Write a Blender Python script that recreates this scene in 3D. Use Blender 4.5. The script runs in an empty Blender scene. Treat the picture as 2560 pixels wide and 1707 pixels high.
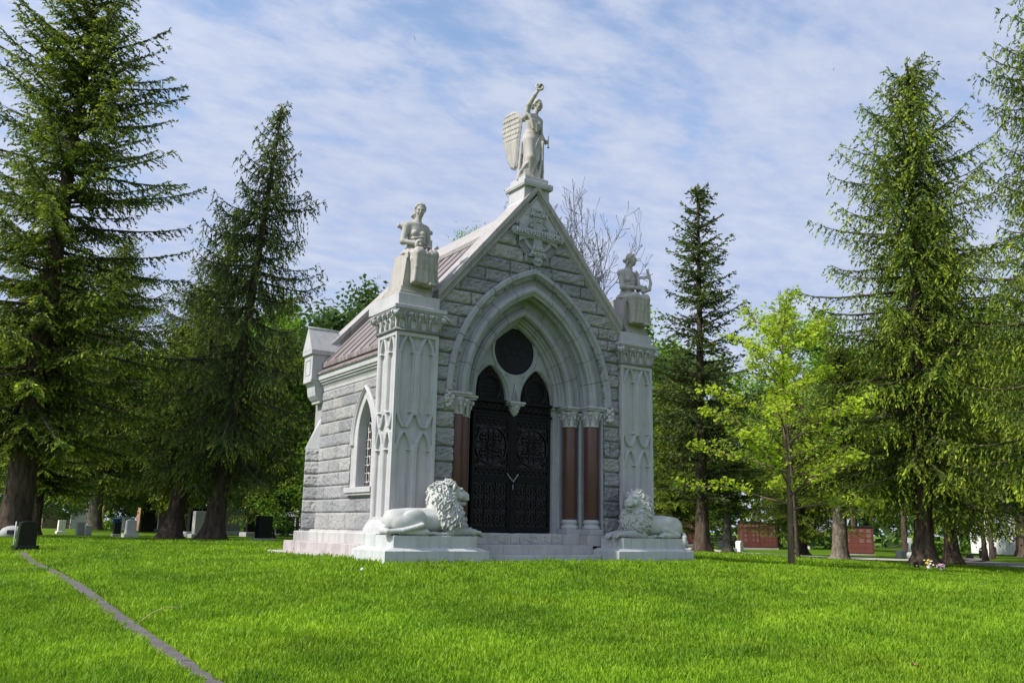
import bpy, bmesh, math, random
import numpy as np
from mathutils import Vector, Matrix, Euler
R_ = math.radians
scene = bpy.context.scene
COL = scene.collection
rng = np.random.default_rng(7)
random.seed(7)

# ------------------------------------------------------------------ camera
YAW, PITCH, ROLL = 0.5834, 0.2072, 0.0183
cam_d = bpy.data.cameras.new('camera'); cam = bpy.data.objects.new('camera', cam_d); COL.objects.link(cam)
cam_d.sensor_width = 36.0; cam_d.lens = 2217.58 / 2560 * 36; cam_d.clip_end = 3000; cam_d.clip_start = 0.1
fw = Vector((math.sin(YAW)*math.cos(PITCH), math.cos(YAW)*math.cos(PITCH), math.sin(PITCH)))
rt = Vector((math.cos(YAW), -math.sin(YAW), 0)); up = rt.cross(fw)
r2 = rt*math.cos(ROLL) + up*math.sin(ROLL); u2 = -rt*math.sin(ROLL) + up*math.cos(ROLL)
M = Matrix((r2, u2, -fw)).transposed().to_4x4(); M.translation = Vector((-9.7041, -13.8348, 0.5979))
cam.matrix_world = M
scene.camera = cam

# ------------------------------------------------------------------ light
SUN_DIR = Vector((-1.0, 0.13, 0.0)).normalized()      # horizontal direction towards the sun
SUN_EL = R_(44)
sd = bpy.data.lights.new('sun', 'SUN'); sd.energy = 4.3; sd.angle = R_(1.5); sd.color = (1.0, 0.94, 0.86)
sun = bpy.data.objects.new('sun', sd); COL.objects.link(sun)
to_sun = Vector((SUN_DIR.x*math.cos(SUN_EL), SUN_DIR.y*math.cos(SUN_EL), math.sin(SUN_EL)))
sun.rotation_euler = to_sun.to_track_quat('Z', 'Y').to_euler(); sun.location = to_sun*60
w = bpy.data.worlds.new('World'); scene.world = w; w.use_nodes = True
nt = w.node_tree; N = nt.nodes; L = nt.links
for n in list(N): N.remove(n)
def nn(t, **k):
    n = N.new(t)
    for a, b in k.items(): setattr(n, a, b)
    return n
def mth(op, a, b=None, c=None):
    n = N.new('ShaderNodeMath'); n.operation = op
    for i, x in enumerate((a, b, c)):
        if x is None: continue
        if isinstance(x, (int, float)): n.inputs[i].default_value = x
        else: L.new(x, n.inputs[i])
    return n.outputs[0]
sky = nn('ShaderNodeTexSky'); sky.sky_type = 'NISHITA'; sky.sun_disc = False
sky.sun_elevation = SUN_EL; sky.sun_rotation = math.atan2(SUN_DIR.x, SUN_DIR.y); sky.air_density = 1.0; sky.dust_density = 0.6; sky.ozone_density = 1.6
tc = nn('ShaderNodeTexCoord'); sp = nn('ShaderNodeSeparateXYZ'); L.new(tc.outputs['Generated'], sp.inputs[0])
den = mth('ADD', mth('MAXIMUM', sp.outputs[2], 0.0), 0.14)
cx = mth('DIVIDE', sp.outputs[0], den); cy = mth('DIVIDE', sp.outputs[1], den)
cb = nn('ShaderNodeCombineXYZ'); L.new(cx, cb.inputs[0]); L.new(cy, cb.inputs[1])
mp = nn('ShaderNodeMapping'); mp.inputs['Rotation'].default_value = (0, 0, R_(52)); mp.inputs['Scale'].default_value = (1.05, 1.75, 1); mp.inputs['Location'].default_value = (3.3, 1.2, 0)
L.new(cb.outputs[0], mp.inputs[0])
n1 = nn('ShaderNodeTexNoise'); n1.inputs['Scale'].default_value = 4.2; n1.inputs['Detail'].default_value = 6; n1.inputs['Roughness'].default_value = 0.52; n1.inputs['Distortion'].default_value = 0.35
L.new(mp.outputs[0], n1.inputs['Vector'])
n2 = nn('ShaderNodeTexNoise'); n2.inputs['Scale'].default_value = 0.55; n2.inputs['Detail'].default_value = 2
L.new(mp.outputs[0], n2.inputs['Vector'])
n3 = nn('ShaderNodeTexNoise'); n3.inputs['Scale'].default_value = 12; n3.inputs['Detail'].default_value = 4; n3.inputs['Roughness'].default_value = 0.6
L.new(mp.outputs[0], n3.inputs['Vector'])
cov = mth('ADD', mth('ADD', mth('MULTIPLY', n1.outputs[0], 0.62), mth('MULTIPLY', n2.outputs[0], 0.55)), mth('MULTIPLY', n3.outputs[0], 0.22))
# more cloud towards the horizon
cov = mth('ADD', cov, mth('MULTIPLY', mth('SUBTRACT', 0.5, sp.outputs[2]), 0.22))
mr = nn('ShaderNodeMapRange', interpolation_type='SMOOTHSTEP'); L.new(cov, mr.inputs[0])
mr.inputs[1].default_value = 0.45; mr.inputs[2].default_value = 0.70; mr.inputs[3].default_value = 0.0; mr.inputs[4].default_value = 0.93
SKY_S = 0.10
cl = nn('ShaderNodeMix', data_type='RGBA'); mr2 = nn('ShaderNodeMapRange'); L.new(mth('ADD', mth('MULTIPLY', n1.outputs[0], .6), mth('MULTIPLY', n3.outputs[0], .4)), mr2.inputs[0]); mr2.inputs[1].default_value = .36; mr2.inputs[2].default_value = .62
L.new(mr2.outputs[0], cl.inputs[0])
cl.inputs[6].default_value = (3.45, 4.15, 6.1, 1); cl.inputs[7].default_value = (4.8, 5.25, 6.5, 1)
sk = nn('ShaderNodeMix', data_type='RGBA'); sk.blend_type = 'MULTIPLY'; sk.inputs[0].default_value = 1
L.new(sky.outputs[0], sk.inputs[6]); sk.inputs[7].default_value = (1.9, 1.8, 1.7, 1)
# cloud is brighter towards the sun
dp = nn('ShaderNodeVectorMath', operation='DOT_PRODUCT'); L.new(tc.outputs['Generated'], dp.inputs[0]); dp.inputs[1].default_value = to_sun
gl_ = mth('ADD', 0.92, mth('MULTIPLY', mth('POWER', mth('MAXIMUM', dp.outputs['Value'], 0.0), 3.0), 1.9))
cg = nn('ShaderNodeVectorMath', operation='SCALE'); L.new(cl.outputs[2], cg.inputs[0]); L.new(gl_, cg.inputs['Scale'])
mx = nn('ShaderNodeMix', data_type='RGBA'); L.new(mr.outputs[0], mx.inputs[0]); L.new(sk.outputs[2], mx.inputs[6]); L.new(cg.outputs[0], mx.inputs[7])
bg = nn('ShaderNodeBackground'); bg.inputs[1].default_value = SKY_S; L.new(mx.outputs[2], bg.inputs[0])
wo = nn('ShaderNodeOutputWorld'); L.new(bg.outputs[0], wo.inputs[0])
vs = scene.view_settings; vs.view_transform = 'Standard'; vs.look = 'None'; vs.exposure = 0.5; vs.gamma = 1.0
scene.cycles.max_bounces = 6; scene.cycles.diffuse_bounces = 3; scene.cycles.transparent_max_bounces = 4

# ------------------------------------------------------------------ helpers
def tag(o, label=None, cat=None, group=None, kind=None):
    if label: o['label'] = label
    if cat: o['category'] = cat
    if group: o['group'] = group
    if kind: o['kind'] = kind
    return o
def empty(name, loc=(0, 0, 0), rz=0):
    o = bpy.data.objects.new(name, None); COL.objects.link(o); o.location = loc; o.rotation_euler = (0, 0, rz); o.empty_display_size = 0.3
    return o
def link(name, me, mat, parent=None):
    o = bpy.data.objects.new(name, me); COL.objects.link(o)
    if mat is not None and not me.materials: me.materials.append(mat)
    if parent is not None: o.parent = parent
    return o
def copy_tree(o, parent=None):
    c = o.copy(); COL.objects.link(c)
    if parent is not None: c.parent = parent
    for ch in list(o.children): copy_tree(ch, c)
    return c
def np_mesh(name, V, F, smooth=True, attr=None):
    V = np.asarray(V, np.float32); F = np.asarray(F, np.int32); k = F.shape[1]
    me = bpy.data.meshes.new(name)
    me.vertices.add(len(V)); me.vertices.foreach_set('co', V.ravel())
    me.loops.add(F.size); me.loops.foreach_set('vertex_index', F.ravel())
    me.polygons.add(len(F)); me.polygons.foreach_set('loop_start', np.arange(0, F.size, k, dtype=np.int32))
    if smooth: me.polygons.foreach_set('use_smooth', np.ones(len(F), bool))
    if attr is not None:
        a = me.attributes.new('tip', 'FLOAT', 'POINT'); a.data.foreach_set('value', np.asarray(attr, np.float32))
    me.update(calc_edges=True)
    return me
class MB:
    "collects shapes into one mesh"
    def __init__(s): s.v = []; s.f = []; s.sm = []
    def add(s, V, F, smooth=False):
        b = len(s.v); s.v += [tuple(p) for p in V]; s.f += [tuple(i+b for i in f) for f in F]; s.sm += [smooth]*len(F); return s
    def box(s, x0, x1, y0, y1, z0, z1, bev=0.0, rot=0, c=None):
        if bev <= 0:
            V = [(x, y, z) for x in (x0, x1) for y in (y0, y1) for z in (z0, z1)]
            F = [(0, 1, 3, 2), (4, 6, 7, 5), (0, 4, 5, 1), (2, 3, 7, 6), (0, 2, 6, 4), (1, 5, 7, 3)]
        else:
            bm = bmesh.new(); bmesh.ops.create_cube(bm, size=1)
            for v in bm.verts: v.co = Vector((x0 if v.co.x < 0 else x1, y0 if v.co.y < 0 else y1, z0 if v.co.z < 0 else z1))
            bmesh.ops.bevel(bm, geom=bm.edges[:], offset=bev, segments=1, affect='EDGES')
            bm.verts.index_update(); V = [tuple(v.co) for v in bm.verts]; F = [tuple(v.index for v in f.verts) for f in bm.faces]; bm.free()
        if rot:
            cc = c or ((x0+x1)/2, (y0+y1)/2); ca, sa = math.cos(rot), math.sin(rot)
            V = [(cc[0]+(x-cc[0])*ca-(y-cc[1])*sa, cc[1]+(x-cc[0])*sa+(y-cc[1])*ca, z) for x, y, z in V]
        return s.add(V, F)
    def prism(s, poly, ax, a, b):
        "polygon (2d) extruded along axis ax from a to b"
        n = len(poly)
        def P(u, v, t): return (t, u, v) if ax == 'x' else ((u, t, v) if ax == 'y' else (u, v, t))
        V = [P(u, v, a) for u, v in poly] + [P(u, v, b) for u, v in poly]
        F = [tuple(range(n)), tuple(range(2*n-1, n-1, -1))] + [(i, i+n, (i+1) % n+n, (i+1) % n) for i in range(n)]
        return s.add(V, F)
    def lathe(s, prof, c=(0, 0, 0), seg=20, smooth=True):
        V = []; F = []; m = len(prof)
        for k in range(seg):
            a = 2*math.pi*k/seg
            V += [(c[0]+r*math.cos(a), c[1]+r*math.sin(a), c[2]+z) for r, z in prof]
        for k in range(seg):
            k2 = (k+1) % seg
            F += [(k*m+i, k2*m+i, k2*m+i+1, k*m+i+1) for i in range(m-1)]
        F += [tuple(k*m+m-1 for k in range(seg)), tuple(k*m for k in range(seg-1, -1, -1))]
        return s.add(V, F, smooth)
    def tube(s, pts, r, seg=6, closed=False, smooth=True, flat=None):
        pts = [Vector(p) for p in pts]; n = len(pts); rr = r if hasattr(r, '__len__') else [r]*n
        V = []; F = []; prev = None
        for i, p in enumerate(pts):
            if closed: d = pts[(i+1) % n]-pts[i-1]
            else: d = pts[min(i+1, n-1)]-pts[max(i-1, 0)]
            d.normalize()
            if prev is None:
                a = Vector((0, 0, 1)) if abs(d.z) < .9 else Vector((1, 0, 0)); u = d.cross(a).normalized()
            else: u = (prev-d*prev.dot(d)).normalized()
            prev = u; v = d.cross(u)
            for k in range(seg):
                t = 2*math.pi*k/seg; V.append(p+(u*math.cos(t)+v*math.sin(t))*rr[i])
        m = n if closed else n-1
        for i in range(m):
            j = (i+1) % n
            F += [(i*seg+k, i*seg+(k+1) % seg, j*seg+(k+1) % seg, j*seg+k) for k in range(seg)]
        if not closed: F += [tuple(range(seg-1, -1, -1)), tuple(range((n-1)*seg, n*seg))]
        return s.add(V, F, smooth)
    def sphere(s, c, r, seg=10, sx=1, sy=1, sz=1):
        n = seg//2+1; V = [(c[0], c[1], c[2]+r*sz)]; F = []
        for i in range(1, n):
            t = math.pi*i/n
            V += [(c[0]+r*sx*math.sin(t)*math.cos(2*math.pi*k/seg), c[1]+r*sy*math.sin(t)*math.sin(2*math.pi*k/seg), c[2]+r*sz*math.cos(t)) for k in range(seg)]
        V.append((c[0], c[1], c[2]-r*sz)); e = len(V)-1
        F += [(0, 1+k, 1+(k+1) % seg) for k in range(seg)]
        for i in range(n-2): F += [(1+i*seg+k, 1+(i+1)*seg+k, 1+(i+1)*seg+(k+1) % seg, 1+i*seg+(k+1) % seg) for k in range(seg)]
        F += [(1+(n-2)*seg+k, e, 1+(n-2)*seg+(k+1) % seg) for k in range(seg)]
        return s.add(V, F, True)
    def build(s, name, mat, parent=None, bevel=0):
        me = bpy.data.meshes.new(name); me.from_pydata(s.v, [], s.f)
        me.polygons.foreach_set('use_smooth', s.sm)
        bm = bmesh.new(); bm.from_mesh(me); bmesh.ops.recalc_face_normals(bm, faces=bm.faces[:])
        if bevel:
            sharp = [e for e in bm.edges if len(e.link_faces) == 2 and e.calc_face_angle(0) > 0.6]
            bmesh.ops.bevel(bm, geom=sharp, offset=bevel, segments=1, affect='EDGES')
        bm.to_mesh(me); bm.free()
        return link(name, me, mat, parent)
# numpy value noise
_T = np.random.default_rng(3).random((64, 64, 64)).astype(np.float32)
def vn(x, y, z=0.0):
    x, y, z = np.broadcast_arrays(np.asarray(x, float), np.asarray(y, float), np.asarray(z, float))
    xi = np.floor(x).astype(int); yi = np.floor(y).astype(int); zi = np.floor(z).astype(int)
    f = lambda t: t*t*(3-2*t)
    u, v, q = f(x-xi), f(y-yi), f(z-zi)
    g = lambda a, b, c: _T[(xi+a) & 63, (yi+b) & 63, (zi+c) & 63]
    x00 = g(0, 0, 0)*(1-u)+g(1, 0, 0)*u; x10 = g(0, 1, 0)*(1-u)+g(1, 1, 0)*u
    x01 = g(0, 0, 1)*(1-u)+g(1, 0, 1)*u; x11 = g(0, 1, 1)*(1-u)+g(1, 1, 1)*u
    return (x00*(1-v)+x10*v)*(1-q)+(x01*(1-v)+x11*v)*q
def fbm(x, y, z=0.0, o=4):
    a = 0.5; t = 0; s = 0
    for i in range(o):
        t = t+a*vn(x*2**i+17*i, y*2**i+5*i, z*2**i); s += a; a *= .5
    return t/s
def sstep(a, b, x): t = np.clip((x-a)/(b-a), 0, 1); return t*t*(3-2*t)

# ------------------------------------------------------------------ materials
def mat(name):
    m = bpy.data.materials.new(name); m.use_nodes = True; t = m.node_tree
    b = t.nodes['Principled BSDF']; return m, t, b
def nd(t, ty, **k):
    n = t.nodes.new(ty)
    for a, b in k.items():
        if a in n.inputs: n.inputs[a].default_value = b
        else: setattr(n, a, b)
    return n
def ramp(t, src, stops):
    r = t.nodes.new('ShaderNodeValToRGB'); t.links.new(src, r.inputs[0]); e = r.color_ramp.elements
    while len(e) < len(stops): e.new(0.5)
    for k, (p, c) in enumerate(stops): e[k].position = p; e[k].color = (*c, 1)
    return r.outputs[0]
def mixc(t, f, a, b, blend='MIX'):
    n = t.nodes.new('ShaderNodeMix'); n.data_type = 'RGBA'; n.blend_type = blend
    for i, x in ((0, f), (6, a), (7, b)):
        if isinstance(x, (int, float)): n.inputs[i].default_value = x
        elif isinstance(x, tuple): n.inputs[i].default_value = (*x, 1)
        else: t.links.new(x, n.inputs[i])
    return n.outputs[2]
def bump(t, b, src, strength, dist):
    n = t.nodes.new('ShaderNodeBump'); n.inputs['Strength'].default_value = strength; n.inputs['Distance'].default_value = dist
    t.links.new(src, n.inputs['Height']); t.links.new(n.outputs[0], b.inputs['Normal'])
def stone(name, base, dark, speck=90, sp=0.5, rough=0.75, stain=None, stain_amt=0.5, streak=False, bmp=0.15, blotch=0.5, coord='Object', attr=False):
    m, t, b = mat(name)
    c = nd(t, 'ShaderNodeTexCoord').outputs[coord]
    def noise(sc, det=3, ro=.5, vec=None):
        n = nd(t, 'ShaderNodeTexNoise', Scale=sc, Detail=det, Roughness=ro); t.links.new(vec or c, n.inputs['Vector']); return n.outputs[0]
    s = noise(speck, 2, .6)
    col = ramp(t, s, [(0.36, tuple(x*(1-sp*.75) for x in base)), (0.5, base), (0.66, tuple(min(1, x*(1+sp*.35)) for x in base))])
    big = noise(2.3, 5, .6)
    col = mixc(t, ramp(t, big, [(0.42, (0, 0, 0)), (0.68, (blotch,)*3)]), col, dark)
    if stain:
        v = c
        if streak:
            mpn = nd(t, 'ShaderNodeMapping'); mpn.inputs['Scale'].default_value = (6, 6, 0.55); t.links.new(c, mpn.inputs[0]); v = mpn.outputs[0]
        st = noise(1.6, 5, .65, v)
        col = mixc(t, ramp(t, st, [(0.5, (0, 0, 0)), (0.72, (stain_amt,)*3)]), col, stain)
    if attr:
        a_ = nd(t, 'ShaderNodeAttribute', attribute_name='tip').outputs['Fac']; col = mixc(t, 1.0, col, ramp(t, a_, [(0.0, (.74, .74, .77)), (.5, (1, 1, 1)), (1.0, (1.16, 1.13, 1.06))]), 'MULTIPLY')
    t.links.new(col, b.inputs['Base Color']); b.inputs['Roughness'].default_value = rough
    b.inputs['Specular IOR Level'].default_value = 0.3
    bump(t, b, s, bmp, 0.01)
    return m
MT = {}
MT['dressed'] = stone('dressed_granite', (0.42, 0.413, 0.408), (0.285, 0.288, 0.292), 170, .42, .72, (0.24, 0.25, 0.235), .6, True)
MT['rock'] = stone('rock_faced_granite', (0.29, 0.287, 0.285), (0.165, 0.166, 0.175), 130, .6, .85, (0.17, 0.165, 0.16), .6, bmp=.35, attr=True)
MT['mortar'] = stone('mortar', (0.30, 0.29, 0.28), (0.18, 0.18, 0.17), 60, .4, .9)
MT['arch'] = stone('arch_stone', (0.315, 0.318, 0.324), (0.205, 0.215, 0.225), 150, .4, .75, (0.16, 0.155, 0.14), .6, True)
MT['joint'] = stone('joint', (0.10, 0.10, 0.095), (0.07, 0.07, 0.07), 60, .3, .9)
MT['statue'] = stone('statue_stone', (0.36, 0.335, 0.30), (0.25, 0.232, 0.207), 110, .15, .75, (0.20, 0.19, 0.17), .65, True, bmp=.05)
MT['lion'] = stone('lion_stone', (0.46, 0.46, 0.425), (0.30, 0.312, 0.285), 150, .28, .75, (0.22, 0.235, 0.21), .6, bmp=.1, blotch=.7)
MT['plinth'] = stone('plinth_granite', (0.47, 0.48, 0.46), (0.34, 0.355, 0.34), 150, .38, .75, (0.20, 0.215, 0.19), .5, True)
MT['steps'] = stone('step_stone', (0.42, 0.405, 0.385), (0.29, 0.28, 0.27), 150, .3, .8, (0.17, 0.16, 0.155), .5, True)
MT['stained'] = stone('stained_stone', (0.40, 0.36, 0.345), (0.25, 0.215, 0.215), 150, .3, .8, (0.17, 0.125, 0.13), .8, True, blotch=.8)
MT['redgranite'] = stone('red_granite', (0.115, 0.056, 0.046), (0.075, 0.038, 0.033), 120, .9, .28, bmp=.03)
MT['coping'] = stone('coping_stone', (0.335, 0.315, 0.295), (0.24, 0.225, 0.21), 170, .35, .8, (0.17, 0.165, 0.145), .7, True)
MT['copper'] = None

def simple(name, col, rough=.6, metal=0.0, spec=.5, var=.25, sc=6.0, bmp=0, coat=0):
    m, t, b = mat(name); c = nd(t, 'ShaderNodeTexCoord').outputs['Object']
    n = nd(t, 'ShaderNodeTexNoise', Scale=sc, Detail=4, Roughness=.6); t.links.new(c, n.inputs['Vector'])
    o = ramp(t, n.outputs[0], [(0.3, tuple(x*(1-var) for x in col)), (0.7, tuple(min(1, x*(1+var)) for x in col))])
    t.links.new(o, b.inputs['Base Color']); b.inputs['Roughness'].default_value = rough; b.inputs['Metallic'].default_value = metal
    b.inputs['Specular IOR Level'].default_value = spec
    if bmp: bump(t, b, n.outputs[0], bmp, .02)
    return m
MT['iron'] = simple('black_iron', (0.0045, 0.0048, 0.0052), .55, 0, .16, .5, 9)
MT['ironlight'] = simple('iron_ornament', (0.0125, 0.0108, 0.0102), .5, 0, .25, .5, 30)
MT['darkglass'] = simple('dark_glass', (0.003, 0.003, 0.004), .15, 0, .25, .3, 3)
MT['bronze'] = simple('bronze_medallion', (0.006, 0.006, 0.0065), .5, 0, .2, .4, 12)
MT['chain'] = simple('galvanised_chain', (0.42, 0.43, 0.45), .4, .8, .5, .2, 40)
MT['lead'] = simple('lead_came', (0.5, 0.49, 0.46), .6, 0, .4, .2, 30)
MT['stainedglass'] = simple('stained_glass', (0.035, 0.028, 0.028), .15, 0, .5, .7, 5)
# copper roof: vertical weather streaks
m, t, b = mat('weathered_copper'); c = nd(t, 'ShaderNodeTexCoord').outputs['Object']
mpn = nd(t, 'ShaderNodeMapping'); mpn.inputs['Scale'].default_value = (0.25, 7, 0.25); t.links.new(c, mpn.inputs[0])
n = nd(t, 'ShaderNodeTexNoise', Scale=1.6, Detail=6, Roughness=.65); t.links.new(mpn.outputs[0], n.inputs['Vector'])
col = ramp(t, n.outputs[0], [(0.3, (0.10, 0.076, 0.072)), (0.5, (0.155, 0.125, 0.12)), (0.66, (0.25, 0.22, 0.208)), (0.8, (0.34, 0.315, 0.30))])
t.links.new(col, b.inputs['Base Color']); b.inputs['Roughness'].default_value = .55; bump(t, b, n.outputs[0], .2, .02)
MT['copper'] = m
# ------------------------------------------------------------------ mausoleum
MAUS = tag(empty('mausoleum', (0, 0, 0)), 'grey granite gothic mausoleum with pointed arch doorway, steep gable and copper roof', 'mausoleum')
def hf(us, vs, depth, mp, keep=None, name='h', mat_=None, parent=None, flip=False):
    "height field over a grid; depth(u,v) -> offset, mp(u,v,d) -> xyz arrays"
    U, V = np.meshgrid(us, vs, indexing='ij'); D = depth(U, V); X, Y, Z = mp(U, V, D)
    P = np.stack([X, Y, Z], -1).reshape(-1, 3); nv = len(vs); nu = len(us)
    i = (np.arange(nu-1)[:, None]*nv+np.arange(nv-1)[None]).ravel()
    F = np.stack([i, i+nv, i+nv+1, i+1], 1)
    if flip: F = F[:, ::-1]
    if keep is not None:
        K = keep(U, V).ravel(); F = F[K[F].all(1)]
    us_, inv = np.unique(F, return_inverse=True); 
    return P[us_], inv.reshape(F.shape)
def hfobj(name, mat_, parent, *a, **k):
    V, F = hf(*a, **k); return link(name, np_mesh(name, V, F), mat_, parent)
SL = 1.165; ZT = 7.40
def pointed(hw, z0, tip, h):
    "half width at height z of a lancet: straight to tip-h then a pointed head"
    Rr = (h*h+hw*hw)/(2*hw)
    def f(z):
        y = np.clip(h-(tip-z), 0, None)
        return np.where(tip-z < 0, -1.0, np.sqrt(np.clip(Rr*Rr-y*y, 0, None))-(Rr-hw))
    return f
# ---- rock faced ashlar
def rock_blocks(courses, u0, u1, mp, inside, seed, amp=.065, res=.016, wmin=.45, wmax=1.0):
    r = np.random.default_rng(seed); VV = []; FF = []; AA = []; b = 0
    for k in range(len(courses)-1):
        z0, z1 = courses[k], courses[k+1]; u = u0
        while u < u1-1e-6:
            e = min(u1, u+r.uniform(wmin, wmax))
            if u1-e < .22: e = u1
            nu = max(3, int((e-u)/res)); nv = max(3, int((z1-z0)/res))
            us = np.linspace(u+.004, e-.004, nu+1); vs = np.linspace(z0+.004, z1-.004, nv+1)
            us = np.concatenate([[u+.004], us[:-1]+.006, [e-.004]]) if nu > 3 else us
            o = r.uniform(0, 50); tx, tz = r.uniform(-.35, .35, 2); a = amp*r.uniform(.7, 1.2)
            def dep(U, V):
                ed = np.minimum(np.minimum(U-u, e-U), np.minimum(V-z0, z1-V))
                n = fbm(U*5+o, V*7, o, 4); rid = np.abs(fbm(U*9+o, V*12+3, o+7, 3)-.5)*2
                cut = np.abs(vn((U*.8+V)*6+o, (V-U*.6)*7, o)-.5)*2
                body = .60+.40*(n-.5)*2+.55*(.5-np.abs(2*vn((U+V*.5)*10+o, (V-U*.3)*17, o)-1))+.5*(.5-np.abs(2*vn((U-V*.4)*22+o, V*36, o+3)-1))+.3*(.5-np.abs(2*vn((U+V*.7)*45+o, V*60, o+5)-1))+.25*(rid-.3)+.6*tx*(U-(u+e)/2)/(e-u)+.6*tz*(V-(z0+z1)/2)/(z1-z0)+.2*(cut-.4)
                return a*np.clip(body, .05, 1.6)*sstep(0, .022+.02*vn(U*9, V*9, o), ed)+.006*sstep(0, .010, ed)
            V, F = hf(us, vs, dep, mp, keep=inside)
            if len(F): VV.append(V); FF.append(F+b); b += len(V); AA.append(np.full(len(V), r.random()))
            u = e
    return np.concatenate(VV), np.concatenate(FF), np.concatenate(AA)
ZS, CC = 3.03, .785
def arch_half(z):          # half span s of the concentric arch through (x,z): s = hypot(|x|+c, z-zs)-c
    pass
def arch_s(x, z): return np.where(z > ZS, np.hypot(np.abs(x)+CC, z-ZS)-CC, np.abs(x))
FC = [.50, .837, 1.15, 1.44, 1.733, 2.016, 2.35, 2.65, 2.93, 3.2, 3.46, 3.72, 3.97, 4.213, 4.44, 4.68, 4.94, 5.22, 5.475, 5.724, 6.026, 6.35, 6.65, 6.95]
YW = .135
def cross_zone(U, V):      # smooth dressed patch behind the gable cross
    return (np.abs(U-.02) < .62-.9*np.abs(V-6.32)) & (V > 5.85)
V, F, Ab = rock_blocks(FC, -2.17, 2.17, lambda u, v, d: (u, YW-d, v),
    lambda U, V: (arch_s(U, V) > 1.74) & (V < ZT-SL*np.abs(U)-.21), 11)
fwall = link('front_wall', np_mesh('front_wall', V, F, True, Ab), MT['rock'], MAUS)
mb = MB()   # mortar bed behind the blocks, in pieces that leave the doorway open
n = 24
pts = []
for i in range(n+1):
    th = math.pi-(i/n)*(math.pi-math.acos(-CC/(1.76+CC))); pts.append((CC+(1.76+CC)*math.cos(th), ZS+(1.76+CC)*math.sin(th)))
for sgn in (-1, 1):
    poly = [(-2.2, .45), (-1.76, .45)]+pts+[(0, ZT-.3), (-2.2, ZT-.3-SL*2.2)]
    mb.prism([(-sgn*x, z) for x, z in poly], 'y', YW+.006, .6)
mb.build('wall_core', MT['mortar'], MAUS)
# ---- arch rings
def arch_pt(s, tau, side):
    th = math.pi-tau*(math.pi-math.acos(-CC/(s+CC)))
    return side*-1*(-(CC+(s+CC)*math.cos(th))) if side < 0 else -(CC+(s+CC)*math.cos(th)), ZS+(s+CC)*math.sin(th)
def arch_ring(name, prof, nseg, gap, mat_, seed=1, jit=.003):
    r = np.random.default_rng(seed); mb = MB(); m = len(prof); sub = 5
    for side in (-1, 1):
        cuts = np.linspace(0, 1, nseg+1); cuts[1:-1] += r.uniform(-.15, .15, nseg-1)/nseg
        for k in range(nseg):
            a, e = cuts[k]+(gap if k else 0), cuts[k+1]-(gap if k < nseg-1 else 0); dy = r.uniform(-jit, jit)
            Vv = []; Ff = []
            for j in range(sub+1):
                tau = a+(e-a)*j/sub
                for s, y in prof:
                    th = math.pi-tau*(math.pi-math.acos(-CC/(s+CC))); x = CC+(s+CC)*math.cos(th)
                    Vv.append((x if side < 0 else -x, y+dy, ZS+(s+CC)*math.sin(th)))
            for j in range(sub): Ff += [(j*m+i, j*m+(i+1) % m, (j+1)*m+(i+1) % m, (j+1)*m+i) for i in range(m)]
            Ff += [tuple(range(m)), tuple(range(sub*m+m-1, sub*m-1, -1))]
            mb.add(Vv, Ff)
    return mb.build(name, mat_, MAUS)
P_hood = [(1.935, .14), (1.935, .06), (1.905, .025), (1.835, .025), (1.815, .06), (1.79, .085), (1.775, .14)]
P_r1 = [(1.772, .13), (1.755, .13), (1.735, .165), (1.695, .185), (1.655, .175), (1.635, .14), (1.61, .135), (1.60, .105), (1.575, .075), (1.53, .065), (1.49, .08), (1.47, .11), (1.455, .115), (1.43, .13), (1.43, .19), (1.45, .205), (1.45, .25), (1.415, .27), (1.40, .30), (1.415, .33), (1.45, .345), (1.45, .40), (1.43, .43), (1.772, .43)]
P_r2 = [(1.46, .432), (1.37, .432), (1.345, .465), (1.30, .475), (1.265, .46), (1.245, .425), (1.225, .42), (1.20, .395), (1.15, .385), (1.115, .40), (1.095, .435), (1.085, .47), (1.10, .50), (1.10, .545), (1.06, .565), (1.05, .60), (1.02, .62), (1.01, .66), (.975, .685), (.955, .72), (.955, .80), (1.46, .80)]
arch = arch_ring('arch_hood', P_hood, 6, .0022, MT['arch'], 3)
arch_ring('arch_outer_ring', P_r1, 6, .0022, MT['arch'], 4)
arch_ring('arch_inner_ring', P_r2, 5, .0026, MT['arch'], 5)
def ins(P, a):
    n = len(P); ar = sum(P[i][0]*P[(i+1) % n][1]-P[(i+1) % n][0]*P[i][1] for i in range(n)); sg = 1 if ar > 0 else -1; out = []
    for i in range(n):
        v = Vector((0, 0))
        for p, q in ((P[i-1], P[i]), (P[i], P[(i+1) % n])):
            d = Vector((q[0]-p[0], q[1]-p[1])).normalized(); v += Vector((-d.y, d.x))*sg
        v.normalize(); out.append((P[i][0]+v.x*a, P[i][1]+v.y*a))
    return out
for nm, P in (('arch_hood_bed', ins(P_hood, .009)), ('arch_outer_bed', ins(P_r1, .009)), ('arch_inner_bed', ins(P_r2, .009))):
    arch_ring(nm, P, 6 if 'inner' not in nm else 5, 0, MT['joint'], 1, 0)
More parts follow.
